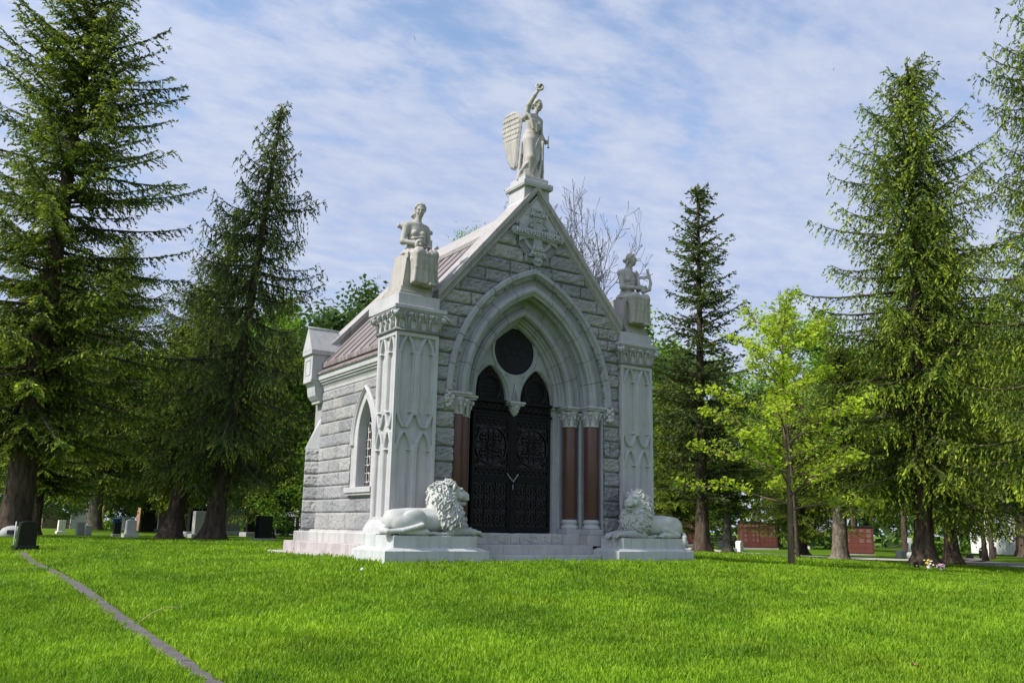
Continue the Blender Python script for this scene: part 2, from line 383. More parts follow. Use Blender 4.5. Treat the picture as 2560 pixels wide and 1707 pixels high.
# ---- jambs, columns
for sd_ in (-1, 1):
    mb = MB()
    plan = [(1.765, .125), (1.74, .15), (1.74, .46), (1.455, .46), (1.43, .485), (1.43, .76), (1.135, .76), (1.11, .785), (1.02, .80), (.985, .835), (.955, .85), (.955, 1.2), (2.1, 1.2), (2.1, .16), (1.765, .16)]
    mb.prism([(sd_*x, y) for x, y in plan], 'z', .47, 3.0)
    mb.build('door_jamb', MT['arch'], MAUS)
    for cx_, cy_ in ((1.595, .30), (1.28, .605)):
        x = sd_*cx_
        mb = MB(); mb.lathe([(.135, .78), (.146, .80), (.146, 2.60), (.14, 2.63)], (x, cy_, 0), 24)
        sh = mb.build('column', MT['redgranite'], MAUS)
        mb = MB(); mb.box(x-.185, x+.185, cy_-.185, cy_+.14, .49, .60, .008)
        mb.lathe([(.18, .60), (.185, .625), (.175, .655), (.155, .67), (.15, .70), (.165, .715), (.168, .74), (.155, .765), (.14, .785)], (x, cy_, 0), 24)
        mb.build('column_base', MT['dressed'], sh)
        mb = MB(); mb.lathe([(.15, 2.62), (.168, 2.635), (.15, 2.65), (.14, 2.67), (.145, 2.78), (.17, 2.88), (.20, 2.94)], (x, cy_, 0), 20)
        for i in range(8):
            a = i*math.pi/4+math.pi/4*(0); rr = .20 if i % 2 else .175
            px, py = x+rr*math.cos(a), cy_+rr*math.sin(a)
            if i % 2: mb.sphere((px, py, 2.885), .048, 8)
            mb.sphere((x+.17*math.cos(a), cy_+.17*math.sin(a), 2.80), .03, 6, 1, 1, 1.4)
            mb.tube([(x+.145*math.cos(a), cy_+.145*math.sin(a), 2.66), (x+.158*math.cos(a), cy_+.158*math.sin(a), 2.78), (x+(rr-.01)*math.cos(a), cy_+(rr-.01)*math.sin(a), 2.87)], [.016, .02, .03], 5)
        mb.box(x-.205, x+.205, cy_-.205, cy_+.17, 2.945, 2.985, .01); mb.box(x-.225, x+.225, cy_-.225, cy_+.17, 2.985, 3.032, .006)
        mb.build('column_capital', MT['dressed'], sh)
    mb = MB()   # carved label stop under the hood
    x = sd_*1.875
    for k in range(14):
        mb.sphere((x+rng.uniform(-.075, .075), .055+rng.uniform(-.035, .02), 2.87+rng.uniform(-.12, .12)), rng.uniform(.03, .055), 8)
    mb.box(x-.075, x+.075, .05, .14, 2.97, 3.028, .006)
    mb.box(x-.085, x+.085, .10, .14, 2.66, 2.97, .01)
    mb.build('label_stop', MT['dressed'], MAUS)
# ---- tympanum tracery
lan = pointed(.385, 3.0, 3.744, .66)
def tymp(U, V):
    dc = (np.hypot(U, (V-4.075))-.455)
    dl = (np.minimum(np.abs(U-.56), np.abs(U+.56))-lan(V))*.85
    return np.minimum(dc, dl)
def tymp_depth(U, V):
    d = tymp(U, V)
    return .0+.035*sstep(.045, .03, d)+.03*sstep(.012, -.002, d)+.10*sstep(0, -.012, d)+.03*sstep(.085, .105, d)*sstep(.0, .04, np.abs(U)-.0)*(V > 3.55)
ob = hfobj('tracery', MT['arch'], MAUS, np.linspace(-1.03, 1.03, 190), np.linspace(2.98, 4.75, 165), tymp_depth,
      lambda u, v, d: (u, .735+d, v), lambda U, V: (tymp(U, V) > -.014) & (arch_s(U, V) < 1.03))
mb = MB(); mb.lathe([(.012, 2.76), (.05, 2.79), (.085, 2.86), (.115, 2.93), (.13, 2.965)], (0, .75, 0), 14)
for k in range(16):
    a = k*2.4; zz = 2.82+.008*k; rr = .05+.06*(zz-2.79)/.15
    mb.sphere((rr*math.cos(a), .75+rr*math.sin(a), zz), .022, 6)
mb.box(-.165, .165, .62, .86, 2.965, 3.0, .008); mb.box(-.185, .185, .60, .86, 3.0, 3.045, .006)
mb.tube([(-.06, .715, 3.06), (-.02, .71, 3.25), (0, .71, 3.42)], .012, 6); mb.tube([(.06, .715, 3.06), (.02, .71, 3.25), (0, .71, 3.42)], .012, 6)
mb.build('tracery_pendant', MT['dressed'], MAUS)
# bronze roundel with a faint relief figure
mb = MB(); mb.lathe([(.40, .0), (.47, .0), (.47, .03), (.43, .035), (.40, .02)], (0, 0, 0), 40)
mb.lathe([(.0, .012), (.41, .014), (.41, 0), (0, 0)], (0, 0, 0), 40)
for k in range(6):
    a = k*math.pi/3; mb.tube([(.2*math.cos(a)+.12*math.cos(q), .2*math.sin(a)+.12*math.sin(q), .016) for q in np.linspace(0, 6.28, 13)[:-1]], .008, 5, True)
mb.tube([(.07*math.cos(q), .07*math.sin(q), .016) for q in np.linspace(0, 6.28, 13)[:-1]], .009, 5, True)
for i, (x, y, z) in enumerate(mb.v): mb.v[i] = (x, .80-z, 4.075+y)
mb.build('bronze_roundel', MT['bronze'], MAUS)
# ---- doors
def ring(mb, cx_, cz_, r, y=.79, t=.014, seg=24): mb.tube([(cx_+r*math.cos(2*math.pi*k/seg), y, cz_+r*math.sin(2*math.pi*k/seg)) for k in range(seg)], t, 5, True)
def bar(mb, x0, z0, x1, z1, y=.79, t=.011): mb.tube([(x0, y, z0), (x1, y, z1)], t, 5, smooth=False)
def quatre(mb, cx_, cz_, r, y=.79, t=.010, seg=12):
    for k in range(4):
        a = math.pi/4+k*math.pi/2
        ring(mb, cx_+r*.5*math.cos(a), cz_+r*.5*math.sin(a), r*.42, y, t, seg)
for sd_ in (-1, 1):
    c = .485*sd_; x0, x1 = c-.44, c+.44
    mb = MB()
    for a, e, z0, z1 in ((x0, x0+.065, .52, 2.78), (x1-.065, x1, .52, 2.78), (x0+.065, x1-.065, .52, .63), (x0+.065, x1-.065, 1.45, 1.60), (x0+.065, x1-.065, 2.72, 2.78)):
        mb.box(a, e, .775, .825, z0, z1, .006)
    leaf = mb.build('door_leaf', MT['iron'], MAUS)
    mb = MB(); mb.box(x0+.05, x1-.05, .812, .822, .55, 2.76); mb.build('door_backing', MT['darkglass'], leaf)
    mb = MB(); q0, q1 = x0+.065, x1-.065; wq = (q1-q0)
    for k in range(1, 3): bar(mb, q0+wq*k/3, .63, q0+wq*k/3, 1.45)
    for z in (.905, 1.19): bar(mb, q0, z, q1, z)
    for i in range(3):
        for z0, z1 in ((.63, .905), (.905, 1.19), (1.19, 1.45)):
            cx_, cz_ = q0+wq*(i+.5)/3, (z0+z1)/2
            ring(mb, cx_, cz_, .112, .792, .009, 20); quatre(mb, cx_, cz_, .10, .792, .008)
    for z0, z1 in ((1.60, 1.765), (2.565, 2.72)):
        for k in range(7): bar(mb, q0+wq*k/6, z0, q0+wq*k/6, z1, .79, .009)
        bar(mb, q0, z0+.0, q1, z0); bar(mb, q0, z1, q1, z1)
        for k in range(6):
            a = q0+wq*(k+.5)/6; zc = (z0+z1)/2
            for s1 in (-1, 1):
                for s2 in (-1, 1): mb.tube([(a, .79, zc), (a+s1*.02, .79, zc+s2*.03), (a+s1*.045, .79, zc+s2*.06)], [.008, .016, .009], 5)
    zc = 2.165; r = .365
    ring(mb, c, zc, r, .79, .018, 40); ring(mb, c, zc, .085, .785, .016, 20); quatre(mb, c, zc, .05, .785, .01, 8)
    for k in range(4):
        a = k*math.pi/2; ca, sa = math.cos(a), math.sin(a)
        for o in (-.055, .055):
            mb.tube([(c+.09*ca-o*sa, .788, zc+.09*sa+o*ca), (c+.28*ca-o*sa, .788, zc+.28*sa+o*ca), (c+.34*ca-o*1.6*sa, .788, zc+.34*sa+o*1.6*ca), (c+.345*ca, .788, zc+.345*sa)], .011, 5)
        mb.tube([(c+.10*ca, .79, zc+.10*sa), (c+.17*ca-.03*sa, .79, zc+.17*sa+.03*ca), (c+.25*ca, .79, zc+.25*sa), (c+.17*ca+.03*sa, .79, zc+.17*sa-.03*ca)], .008, 5, True)
        a += math.pi/4; px, pz = c+.215*math.cos(a), zc+.215*math.sin(a)
        ring(mb, px, pz, .10, .793, .010, 16)
        for q in range(4):
            b_ = q*math.pi/2+a; mb.tube([(px+.02*math.cos(b_), .79, pz+.02*math.sin(b_)), (px+.055*math.cos(b_), .785, pz+.055*math.sin(b_)), (px+.085*math.cos(b_), .79, pz+.085*math.sin(b_))], [.008, .024, .006], 6)
        b_ = a; ex, ez = c+.43*math.cos(b_), zc+.43*math.sin(b_)
        ring(mb, ex, ez, .055, .793, .010, 12); quatre(mb, ex, ez, .05, .793, .008, 8)
    mb.build('door_grille', MT['ironlight'], leaf)
mb = MB(); mb.box(-.055, .055, .76, .80, .52, 2.78, .008); mb.box(-.06, .06, .745, .79, .50, .56, .006); mb.build('door_meeting_stile', MT['iron'], MAUS)
mb = MB(); mb.box(-.96, .96, .765, .83, 2.782, 2.83, .006); mb.box(-.96, .96, .765, .83, 3.01, 3.07, .006)
mb.box(-.96, .96, .84, .85, 2.8, 3.75)
tr = mb.build('door_transom', MT['iron'], MAUS)
mb = MB()
for k in range(15):
    x = -.93+1.86*(k+.5)/15; wq = .062
    for s1 in (-1, 1): mb.tube([(x+s1*wq, .795, 2.84), (x+s1*wq*.9, .795, 2.91), (x+s1*wq*.4, .795, 2.965), (x, .795, 3.0)], .008, 5); mb.tube([(x+s1*wq, .795, 3.0), (x+s1*wq*.5, .795, 2.93), (x, .795, 2.85)], .007, 5)
    mb.tube([(x, .795, 2.84), (x, .795, 2.92)], [.006, .012], 5)
for s1 in (-1, 1):
    c = .55*s1; ring(mb, c, 3.30, .265, .795, .014, 30); ring(mb, c, 3.30, .23, .80, .008, 30)
    for k in range(5):
        for q in range(5):
            if math.hypot(k-2, q-2) < 2.4: mb.tube([(c+(k-2)*.085-.03, .81, 3.3+(q-2)*.085), (c+(k-2)*.085, .808, 3.3+(q-2)*.085+.02), (c+(k-2)*.085+.03, .81, 3.3+(q-2)*.085)], .006, 4)
    for dx, dz, r in ((-.24, 3.12, .06), (.24, 3.12, .06), (0, 3.60, .06)): ring(mb, c+dx, dz, r, .795, .009, 12); quatre(mb, c+dx, dz, r*.9, .795, .007, 8)
mb.build('transom_grille', MT['ironlight'], tr)
# ---- square corner piers with sunk tracery
lu = lambda V: np.minimum(pointed(.128, 0, 3.89, .40)(V), pointed(.128, 0, -2.28, .36)(-V))
ll = pointed(.128, 0, 2.20, .36)
def pier_depth(wd, cen, hw):
    def f(U, V):
        k = hw/.128
        cusp = lambda z0: .36*np.exp(-((V-z0)/.015)**2)
        wu = lu(V)*k*(1-cusp(3.615))*(1-cusp(2.55)); wl = ll(V)*k*(1-cusp(1.895)); wl = np.where(V < .74, -.1, wl)
        d = 9
        for c in cen: d = np.minimum(d, np.minimum(np.abs(U-c)-wu, np.abs(U-c)-wl))
        r = .065*sstep(.002, -.007, d)
        sp_ = sstep(.045, .06, d)*sstep(.055, .07, np.minimum(U, wd-U))*(((V > 3.64) & (V < 3.895)) | ((V > 1.99) & (V < 2.5)))
        ro = .010*np.exp(-((d-.022)/.010)**2)
        return r+.055*sp_+ro*sstep(.02, .05, np.minimum(U, wd-U))
    return f
PZ = np.linspace(.70, 3.985, 600)
pf = pier_depth(.842, (.23, .612), .128); ps = pier_depth(.756, (.21, .546), .105)
V1, F1 = hf(np.linspace(0, .842, 155), PZ, pf, lambda u, v, d: (u, d, v)); ME_F = np_mesh('pier_front', V1, F1)
V1, F1 = hf(np.linspace(0, .756, 140), PZ, ps, lambda u, v, d: (d, .756-u, v)); ME_S = np_mesh('pier_side', V1, F1)
for nm, xa, xb in (('L', -3.0, -2.158), ('R', 2.158, 3.0)):
    mb = MB(); mb.box(xa+.072, xb-.003, .072, .80, .45, 4.3); mb.box(xb-.06, xb, .0505, .80, .70, 3.98)
    # moulded base
    for z0, z1, o0, o1 in ((.47, .56, .13, .11), (.56, .66, .10, .05), (.66, .705, .03, .015)):
        mb.add([(x, y, z) for z, o in ((z0, o0), (z1, o1)) for x, y in ((xa-o, -o), (xb+o*.6, -o), (xb+o*.6, .76), (xa-o, .76))], [(0, 1, 5, 4), (1, 2, 6, 5), (2, 3, 7, 6), (3, 0, 4, 7), (4, 5, 6, 7)])
    pier = mb.build('corner_pier', MT['dressed'], MAUS)
    a = link('pier_tracery', ME_F, MT['dressed'], pier); a.location = (xa, 0, 0)
    a = link('pier_tracery', ME_S, MT['dressed'], pier); a.location = (xa, 0, 0)
    if nm == 'R':
        pass
    # capital
    mb = MB(); o = .03
    for k in range(2):
        mb.tube([(xa-.012, .80, 4.0), (xa-.012, -.012, 4.0), (xb+.012, -.012, 4.0), (xb+.012, .16, 4.0)], .032, 8)
    lv = [(4.02, 0.0), (4.16, .004), (4.25, .03), (4.31, .06), (4.335, .065)]
    Vv = []; Ff = []
    for z, q in lv: Vv += [(xa-q, -q, z), (xb+q, -q, z), (xb+q, .80, z), (xa-q, .80, z)]
    for i in range(len(lv)-1): Ff += [(i*4+k, i*4+(k+1) % 4, i*4+4+(k+1) % 4, i*4+4+k) for k in range(4)]
    Ff.append((len(lv)*4-4, len(lv)*4-3, len(lv)*4-2, len(lv)*4-1)); mb.add(Vv, Ff)
    def crocket(px, py, nx, ny, big):
        r = .075 if big else .045; q = .085 if big else .075
        cx_, cy_ = px+nx*q, py+ny*q; zc = 4.275 if not big else 4.255
        mb.sphere((cx_, cy_, zc), r, 10, 1, 1, .92)
        tx, ty = -ny, nx
        for a0 in (-.5, .5):
            mb.tube([(cx_+tx*r*a0*1.2-nx*r*.3, cy_+ty*r*a0*1.2-ny*r*.3, zc+r*1.02), (cx_+tx*r*a0*1.3+nx*r*.7, cy_+ty*r*a0*1.3+ny*r*.7, zc+r*.45), (cx_+tx*r*a0+nx*r*.98, cy_+ty*r*a0+ny*r*.98, zc-r*.25)], r*.26, 5)
        mb.tube([(px+nx*.005, py+ny*.005, 4.03), (px+nx*.02, py+ny*.02, 4.16), (px+nx*.06, py+ny*.06, zc-r*.5)], [.016, .018, .026], 6)
        for a0 in (-1, 1): mb.tube([(px+tx*.045*a0, py+ty*.045*a0, 4.03), (px+tx*.05*a0+nx*.01, py+ty*.05*a0+ny*.01, 4.15), (px+tx*.075*a0+nx*.03, py+ty*.075*a0+ny*.03, 4.215), (px+tx*.095*a0+nx*.045, py+ty*.095*a0+ny*.045, 4.19)], [.012, .014, .02, .012], 5)
    for k in range(1, 4): crocket(xa+.842*k/4, 0, 0, -1, False)
    for k in range(1, 4): crocket(xa, .78*k/4, -1, 0, False)
    for k in range(4):
        mb.tube([(xa+.842*(k+.5)/4, -.03, 4.2), (xa+.842*(k+.5)/4, -.07, 4.31)], [.02, .012], 5); mb.tube([(xa-.03, .78*(k+.5)/4, 4.2), (xa-.07, .78*(k+.5)/4, 4.31)], [.02, .012], 5)
    s5 = .7071
    for px, py, nx, ny in ((xa, 0, -s5, -s5), (xb, 0, s5, -s5), (xa, .80, -s5, s5*.4)): crocket(px, py, nx*1.15, ny*1.15, True)
    mb.build('pier_capital', MT['dressed'], pier)
    mb = MB(); mb.box(xa-.085, xb+.085, -.085, .88, 4.335, 4.36, .004); mb.box(xa-.105, xb+.105, -.105, .90, 4.36, 4.435, .008)
    mb.box(xa+.004, xb-.004, .002, 1.25, 4.435, 4.665, .006)
    mb.build('pier_abacus', MT['dressed'], pier)
    # battered seat block that carries the statue
    mb = MB(); q = xa+.05
    mb.box(q, xb-.06, .05, 1.0, 4.666, 4.74, .006)
    mb.box(q+.035, xb-.09, .09, .80, 4.741, 4.825, .006)
    Vv = [(q+.065, .10, 4.83), (xb-.12, .10, 4.83), (xb-.12, .72, 4.83), (q+.065, .72, 4.83), (q+.10, .02, 5.44), (xb-.16, .02, 5.44), (xb-.16, .52, 5.44), (q+.10, .52, 5.44)]
    mb.add(Vv, [(0, 1, 5, 4), (1, 2, 6, 5), (2, 3, 7, 6), (3, 0, 4, 7), (4, 5, 6, 7), (3, 2, 1, 0)])
    mb.box(q+.095, q+.125, .005, .54, 5.33, 5.445, .004)
    mb.build('statue_seat', MT['statue'], pier)
# ---- gable copings and roof
cop = [(0, 0), (-.125, 0), (-.145, .03), (-.19, .055), (-.225, .055), (-.24, .03), (-.275, .03), (-.30, .06), (-.345, .105), (-.385, .13), (-.385, .60), (0, .60)]
def coping(name, prof, y0, zt, sl, cuts, mat_, bedmat=None):
    mb = MB(); m = len(prof)
    for sgn in (-1, 1):
        for a, e in zip(cuts[:-1], cuts[1:]):
            g0 = 0 if a == 0 else .004
            for xx in ((a+g0, e-.004),):
                Vv = [(sgn*x, y0+y, zt-sl*x+dz) for x in xx for dz, y in prof]
                Ff = [(i, (i+1) % m, m+(i+1) % m, m+i) for i in range(m)]+[tuple(range(m)), tuple(range(2*m-1, m-1, -1))]
                mb.add(Vv, Ff)
    return mb.build(name, mat_, MAUS)
coping('gable_coping', cop, 0, ZT, SL, (0, .32, 1.25, 2.2), MT['coping'])
coping('coping_bed', ins(cop, .010), 0, ZT, SL, (0, 2.3), MT['joint'])
rc = [(0, 0), (-.12, 0), (-.12, .04), (-.34, .04), (-.34, .55), (0, .55)]
coping('rear_coping', rc, 4.2, 7.20, 1.085, (0, 1.2, 2.2, 2.72), MT['coping'])
mb = MB()
for sgn in (-1, 1):
    P = [(sgn*x, z) for x, z in ((0, 6.98), (.35, 6.60), (2.73, 3.985), (2.73, 3.90), (2.60, 3.86), (.30, 6.45), (0, 6.6))]
    mb.prism(P, 'y', .50, 4.26)
    P = [(sgn*x, z) for x, z in ((2.60, 3.93), (2.84, 3.77), (2.84, 3.735), (2.5, 3.70), (2.5, 3.9))]
    mb.prism(P, 'y', .66, 4.26)
roof = mb.build('roof', MT['copper'], MAUS)
mb = MB()   # standing seams
for y in np.arange(.95, 4.2, .42):
    mb.tube([(-.40, y, 6.565), (-2.72, y, 4.01)], .014, 5)
mb.build('roof_seam', MT['copper'], roof)
mb = MB()
mb.prism([(0, 7.07), (.05, 7.06), (.46, 6.60), (.44, 6.52), (0, 6.9), (-.44, 6.52), (-.46, 6.60), (-.05, 7.06)], 'y', .585, 4.24)
mb.build('ridge_stone', MT['coping'], roof)
# ---- side wall, window, cornice
SC = [.50, .84, 1.107, 1.374, 1.641, 1.907, 2.175, 2.431, 2.689, 2.95, 3.17, 3.38]
WY = 1.90
wo_ = pointed(.33, 0, 2.99, .80); wsr = pointed(.60, 0, 3.27, 1.08)
def d_open(U, V): return np.where(V < 1.30, .3, (np.abs(U-WY)-wo_(V))*.8)
def d_sur(U, V): return np.where(V < 1.12, .3, (np.abs(U-WY)-np.where(V < 2.15, .60, wsr(V)))*.8)
V, F, Ab = rock_blocks(SC, .62, 4.2, lambda u, v, d: (-2.65-d, u, v), lambda U, V: (d_sur(U, V) > -.012), 23, amp=.024, wmin=.45, wmax=1.1)
sw = link('side_wall', np_mesh('side_wall', V, F[:, ::-1], True, Ab), MT['rock'], MAUS)
V, F, Ab = rock_blocks(SC, .62, 4.2, lambda u, v, d: (2.65+d, u, v), lambda U, V: (U > 0), 29, amp=.030, wmin=.4, res=.08)
link('side_wall', np_mesh('side_wall', V, F, True, Ab), MT['rock'], MAUS)
mb = MB()
mb.box(-2.644, -2.2, .30, 1.28, .2, 3.9); mb.box(-2.644, -2.2, 2.52, 4.19, .2, 3.9); mb.box(-2.644, -2.2, 1.28, 2.52, .2, 1.28); mb.box(-2.644, -2.2, 1.28, 2.52, 3.1, 3.9)
mb.box(2.2, 2.644, .30, 4.19, .2, 3.9); mb.box(-2.6, 2.6, 4.19, 4.7, .2, 3.9)
mb.prism([(-2.6, 3.9), (2.6, 3.9), (2.6, 4.0), (0, 7.0), (-2.6, 4.0)], 'y', 4.3, 4.7)
mb.build('wall_core', MT['mortar'], MAUS)
def win_depth(U, V):
    d = d_open(U, V); s = d_sur(U, V)
    hood = sstep(.0, .015, s+.11)*(V > 2.12)*(.035+.03*np.exp(-((s+.055)/.022)**2))
    return -.012-hood+.08*sstep(-.006, .012, s)+.22*sstep(.004, -.014, d)
win = hfobj('side_window', MT['dressed'], MAUS, np.linspace(1.26, 2.54, 200), np.linspace(1.13, 3.31, 300), win_depth, lambda u, v, d: (-2.65+d, u, v), lambda U, V: (d_sur(U, V) < .022) & (d_open(U, V) > -.018), flip=True)
mb = MB(); mb.box(-2.78, -2.44, 1.30, 2.5, 1.20, 1.305, .008); mb.box(-2.75, -2.6, 1.32, 2.48, 1.155, 1.20, .006); mb.build('window_sill', MT['dressed'], win)
mb = MB(); mb.prism([(WY-.36, 1.28), (WY+.36, 1.28), (WY+.36, 2.5), (WY, 3.02), (WY-.36, 2.5)], 'x', -2.47, -2.45); gl = mb.build('window_glass', MT['stainedglass'], win)
mb = MB()
for y in (-.22, 0, .22): mb.tube([(-2.478, WY+y, 1.3), (-2.478, WY+y, 2.8)], .008, 4)
for z in np.arange(1.42, 2.9, .16):
    mb.tube([(-2.478, WY-.33, z), (-2.478, WY+.33, z)], .007, 4)
for z in np.arange(1.5, 2.8, .32):
    for q in (-.16, .16): mb.tube([(-2.48, WY+q+.07*math.cos(a), z+.1*math.sin(a)) for a in np.linspace(0, 6.28, 13)[:-1]], .008, 4, True)
mb.build('lead_came', MT['lead'], gl)
for sgn in (-1, 1):
    prof = [(2.60, 3.745), (2.815, 3.735), (2.80, 3.70), (2.80, 3.62), (2.77, 3.60), (2.77, 3.575), (2.735, 3.565), (2.735, 3.53), (2.70, 3.50), (2.675, 3.45), (2.668, 3.39), (2.64, 3.375), (2.60, 3.375)]
    mb = MB(); mb.prism([(sgn*x, z) for x, z in prof], 'y', .70, 4.22); mb.build('cornice', MT['dressed'], MAUS)
    # kneeler with gablet and corbel
    mb = MB(); k0, k1 = 4.14, 4.62
    mb.box(min(sgn*2.955, sgn*2.5), max(sgn*2.955, sgn*2.5), k0, k1, 3.62, 4.18, .004)
    mb.box(min(sgn*3.0, sgn*2.5), max(sgn*3.0, sgn*2.5), k0-.03, k1+.03, 4.18, 4.27, .008)
    yc = (k0+k1)/2
    mb.add([(sgn*x, y, z) for x in (3.0, 2.3) for y, z in ((k0-.03, 4.272), (k1+.03, 4.272), (yc, 4.80))], [(0, 1, 2), (5, 4, 3), (0, 2, 5, 3), (2, 1, 4, 5), (1, 0, 3, 4)])
    mb.tube([(sgn*3.01, yc, 4.80), (sgn*2.3, yc, 4.80)], .022, 6)
    for z0, z1, a, e in ((3.74, 4.08, k0+.10, k0+.115), (3.74, 4.08, k1-.115, k1-.10)): mb.box(min(sgn*2.957, sgn*2.965), max(sgn*2.957, sgn*2.965), a, e, z0, z1)
    mb.box(min(sgn*2.957, sgn*2.965), max(sgn*2.957, sgn*2.965), k0+.115, k1-.115, 4.06, 4.08); mb.box(min(sgn*2.957, sgn*2.965), max(sgn*2.957, sgn*2.965), k0+.115, k1-.115, 3.74, 3.76)
    mb.prism([(sgn*x, z) for x, z in ((2.5, 3.64), (2.96, 3.64), (2.96, 3.585), (2.90, 3.565), (2.865, 3.50), (2.855, 3.40), (2.835, 3.30), (2.77, 3.22), (2.735, 3.19), (2.735, 3.15), (2.5, 3.15))], 'y', k0+.015, k1-.015)
    mb.build('kneeler', MT['dressed'], MAUS)
    # diagonal buttress with sloped top
    Cx, Cy = sgn*2.62, 4.17; s5 = .7071
    d_ = Vector((sgn*s5, s5, 0)); e_ = Vector((-sgn*s5, s5, 0)); O = Vector((Cx, Cy, 0))
    def bp_(a, b_, z): p = O+d_*a+e_*b_; return (p.x, p.y, z)
    mb = MB(); Lb = .36
    mb.add([bp_(-.1, 0, .3), bp_(Lb, 0, .3), bp_(Lb, .4, .3), bp_(-.1, .4, .3), bp_(-.1, 0, 2.16), bp_(Lb-.02, 0, 2.16), bp_(Lb-.02, .4, 2.16), bp_(-.1, .4, 2.16)], [(0, 1, 5, 4), (1, 2, 6, 5), (2, 3, 7, 6), (3, 0, 4, 7), (4, 5, 6, 7)])
    bt = mb.build('buttress', MT['mortar'], MAUS)
    Lo = .375
    mb = MB(); mb.add([bp_(-.1, -.012, 2.165), bp_(Lo, -.012, 2.165), bp_(Lo, .41, 2.165), bp_(-.1, .41, 2.165), bp_(.0, -.012, 2.85), bp_(.18, .22, 2.83), bp_(0, .41, 2.83)], [(0, 1, 4), (1, 5, 4), (1, 2, 5), (2, 6, 5), (2, 3, 6), (0, 3, 2, 1), (4, 5, 6), (0, 4, 6, 3)])
    mb.build('buttress_weathering', MT['dressed'], bt)
    def mpb(u, v, d): return O.x+d_.x*u-e_.x*d, O.y+d_.y*u-e_.y*d, v
    V, F, Ab = rock_blocks([.50, .84, 1.107, 1.374, 1.641, 1.907, 2.165], -.02, Lb, mpb, lambda U, V: U > -9, 31, amp=.04, wmin=.9, wmax=1.2)
    link('buttress_face', np_mesh('buttress_face', V, F if sgn < 0 else F[:, ::-1], True, Ab), MT['rock'], bt)
# ---- base courses and steps
mb = MB(); mb.box(-2.79, 2.79, .75, 4.75, .1, .47, .02); mb.box(-2.74, 2.74, .75, 4.70, .46, .505, .01)
mb.box(-2.95, -2.55, 4.2, 4.6, .1, .469, .015, R_(45)); mb.build('base_course', MT['steps'], MAUS)
mb = MB(); mb.box(-3.0, 3.0, .6, 5.05, .04, .265, .012); mb.build('base_step', MT['stained'], MAUS)
mb = MB(); mb.box(-3.24, 3.24, .55, 5.35, -.3, .055, .012); mb.build('base_step', MT['stained'], MAUS)
mb = MB(); mb.box(-1.335, 1.335, .33, 1.0, .30, .495, .008); st = mb.build('threshold_step', MT['steps'], MAUS)
for sgn in (-1, 1):
    mb = MB(); mb.box(min(sgn*1.34, sgn*2.0), max(sgn*1.34, sgn*2.0), .07, .80, .28, .488, .008); mb.build('column_pedestal', MT['steps'], MAUS)
def text(s, size, ext, mat_, parent, x, y, z, name='inscription', sx=1.0, spacing=1.0, off=0.0):
    cu = bpy.data.curves.new('t', 'FONT'); cu.body = s; cu.size = size; cu.extrude = ext; cu.align_x = 'CENTER'; cu.align_y = 'CENTER'; cu.space_character = spacing; cu.offset = off; cu.resolution_u = 3
    o = bpy.data.objects.new('t', cu); COL.objects.link(o); bpy.context.view_layer.update()
    me = bpy.data.meshes.new_from_object(o.evaluated_get(bpy.context.evaluated_depsgraph_get())); bpy.data.objects.remove(o)
    me.name = name; me.materials.clear(); me.transform(Matrix.Translation((x, y, z)) @ Matrix.Rotation(math.pi/2, 4, 'X') @ Matrix.Diagonal((sx, 1, 1, 1)))
    return link(name, me, mat_, parent)
text('FULFORD', .185, .008, MT['steps'], st, .05, .325, .398, sx=1.9, spacing=1.15, off=.006)
mb = MB(); mb.box(-1.44, 1.44, .05, .6, .12, .30, .008); mb.build('entrance_step', MT['steps'], MAUS)
mb = MB(); mb.box(-1.43, 1.43, -.22, .4, -.2, .122, .008); mb.build('entrance_step', MT['plinth'], MAUS)
mb = MB(); mb.box(-1.42, 1.42, -.33, .3, -.3, -.035, .008); mb.build('entrance_slab', MT['steps'], MAUS)
for sgn in (-1, 1):
    X = lambda a, b_: (min(sgn*a, sgn*b_), max(sgn*a, sgn*b_))
    a, e = X(1.445, 3.385); mb = MB()
    mb.add([(x, y, z) for z, o in ((-.4, 0), (.206, 0), (.258, .15)) for x, y in ((a+o, -.725+o*.6), (e-o, -.725+o*.6), (e-o, .58), (a+o, .58))], [(0, 1, 5, 4), (1, 2, 6, 5), (2, 3, 7, 6), (3, 0, 4, 7), (4, 5, 9, 8), (5, 6, 10, 9), (6, 7, 11, 10), (7, 4, 8, 11), (8, 9, 10, 11)])
    pl = mb.build('lion_plinth', MT['plinth'], MAUS)
    a, e = X(1.63, 3.20); mb = MB(); mb.box(a, e, -.632, .05, .25, .449, .006)
    a, e = X(1.98, 3.20); mb.box(a+.001, e-.001, .04, .585, .25, .4695, .006)
    mb.build('plinth_block', MT['plinth'], pl)
# ---- ridge-end pedestal and rear finial
mb = MB(); mb.add([(x*a, y0 if j < 2 else y1, z) for z, a, y0, y1 in ((6.5, .52, .06, .70), (6.98, .36, .055, .66), (7.06, .31, .055, .62), (7.33, .30, .055, .62)) for j, x in enumerate((-1, 1, 1, -1))],
    [(i*4+k, i*4+(k+1) % 4, i*4+4+(k+1) % 4, i*4+4+k) for i in range(3) for k in range(4)])
mb.box(-.355, .355, -.012, .69, 7.33, 7.36, .006); mb.box(-.36, .36, -.016, .695, 7.36, 7.445, .006); mb.box(-.285, .285, .06, .60, 7.445, 7.565, .004)
mb.build('apex_pedestal', MT['dressed'], MAUS)
mb = MB(); mb.box(-.14, .14, 4.72, 5.6, 6.6, 7.5, .01)
FY = 5.42
mb.box(-.07, .07, FY-.06, FY+.06, 7.5, 8.3, .01); mb.box(-.33, .33, FY-.06, FY+.06, 7.88, 8.02, .01)
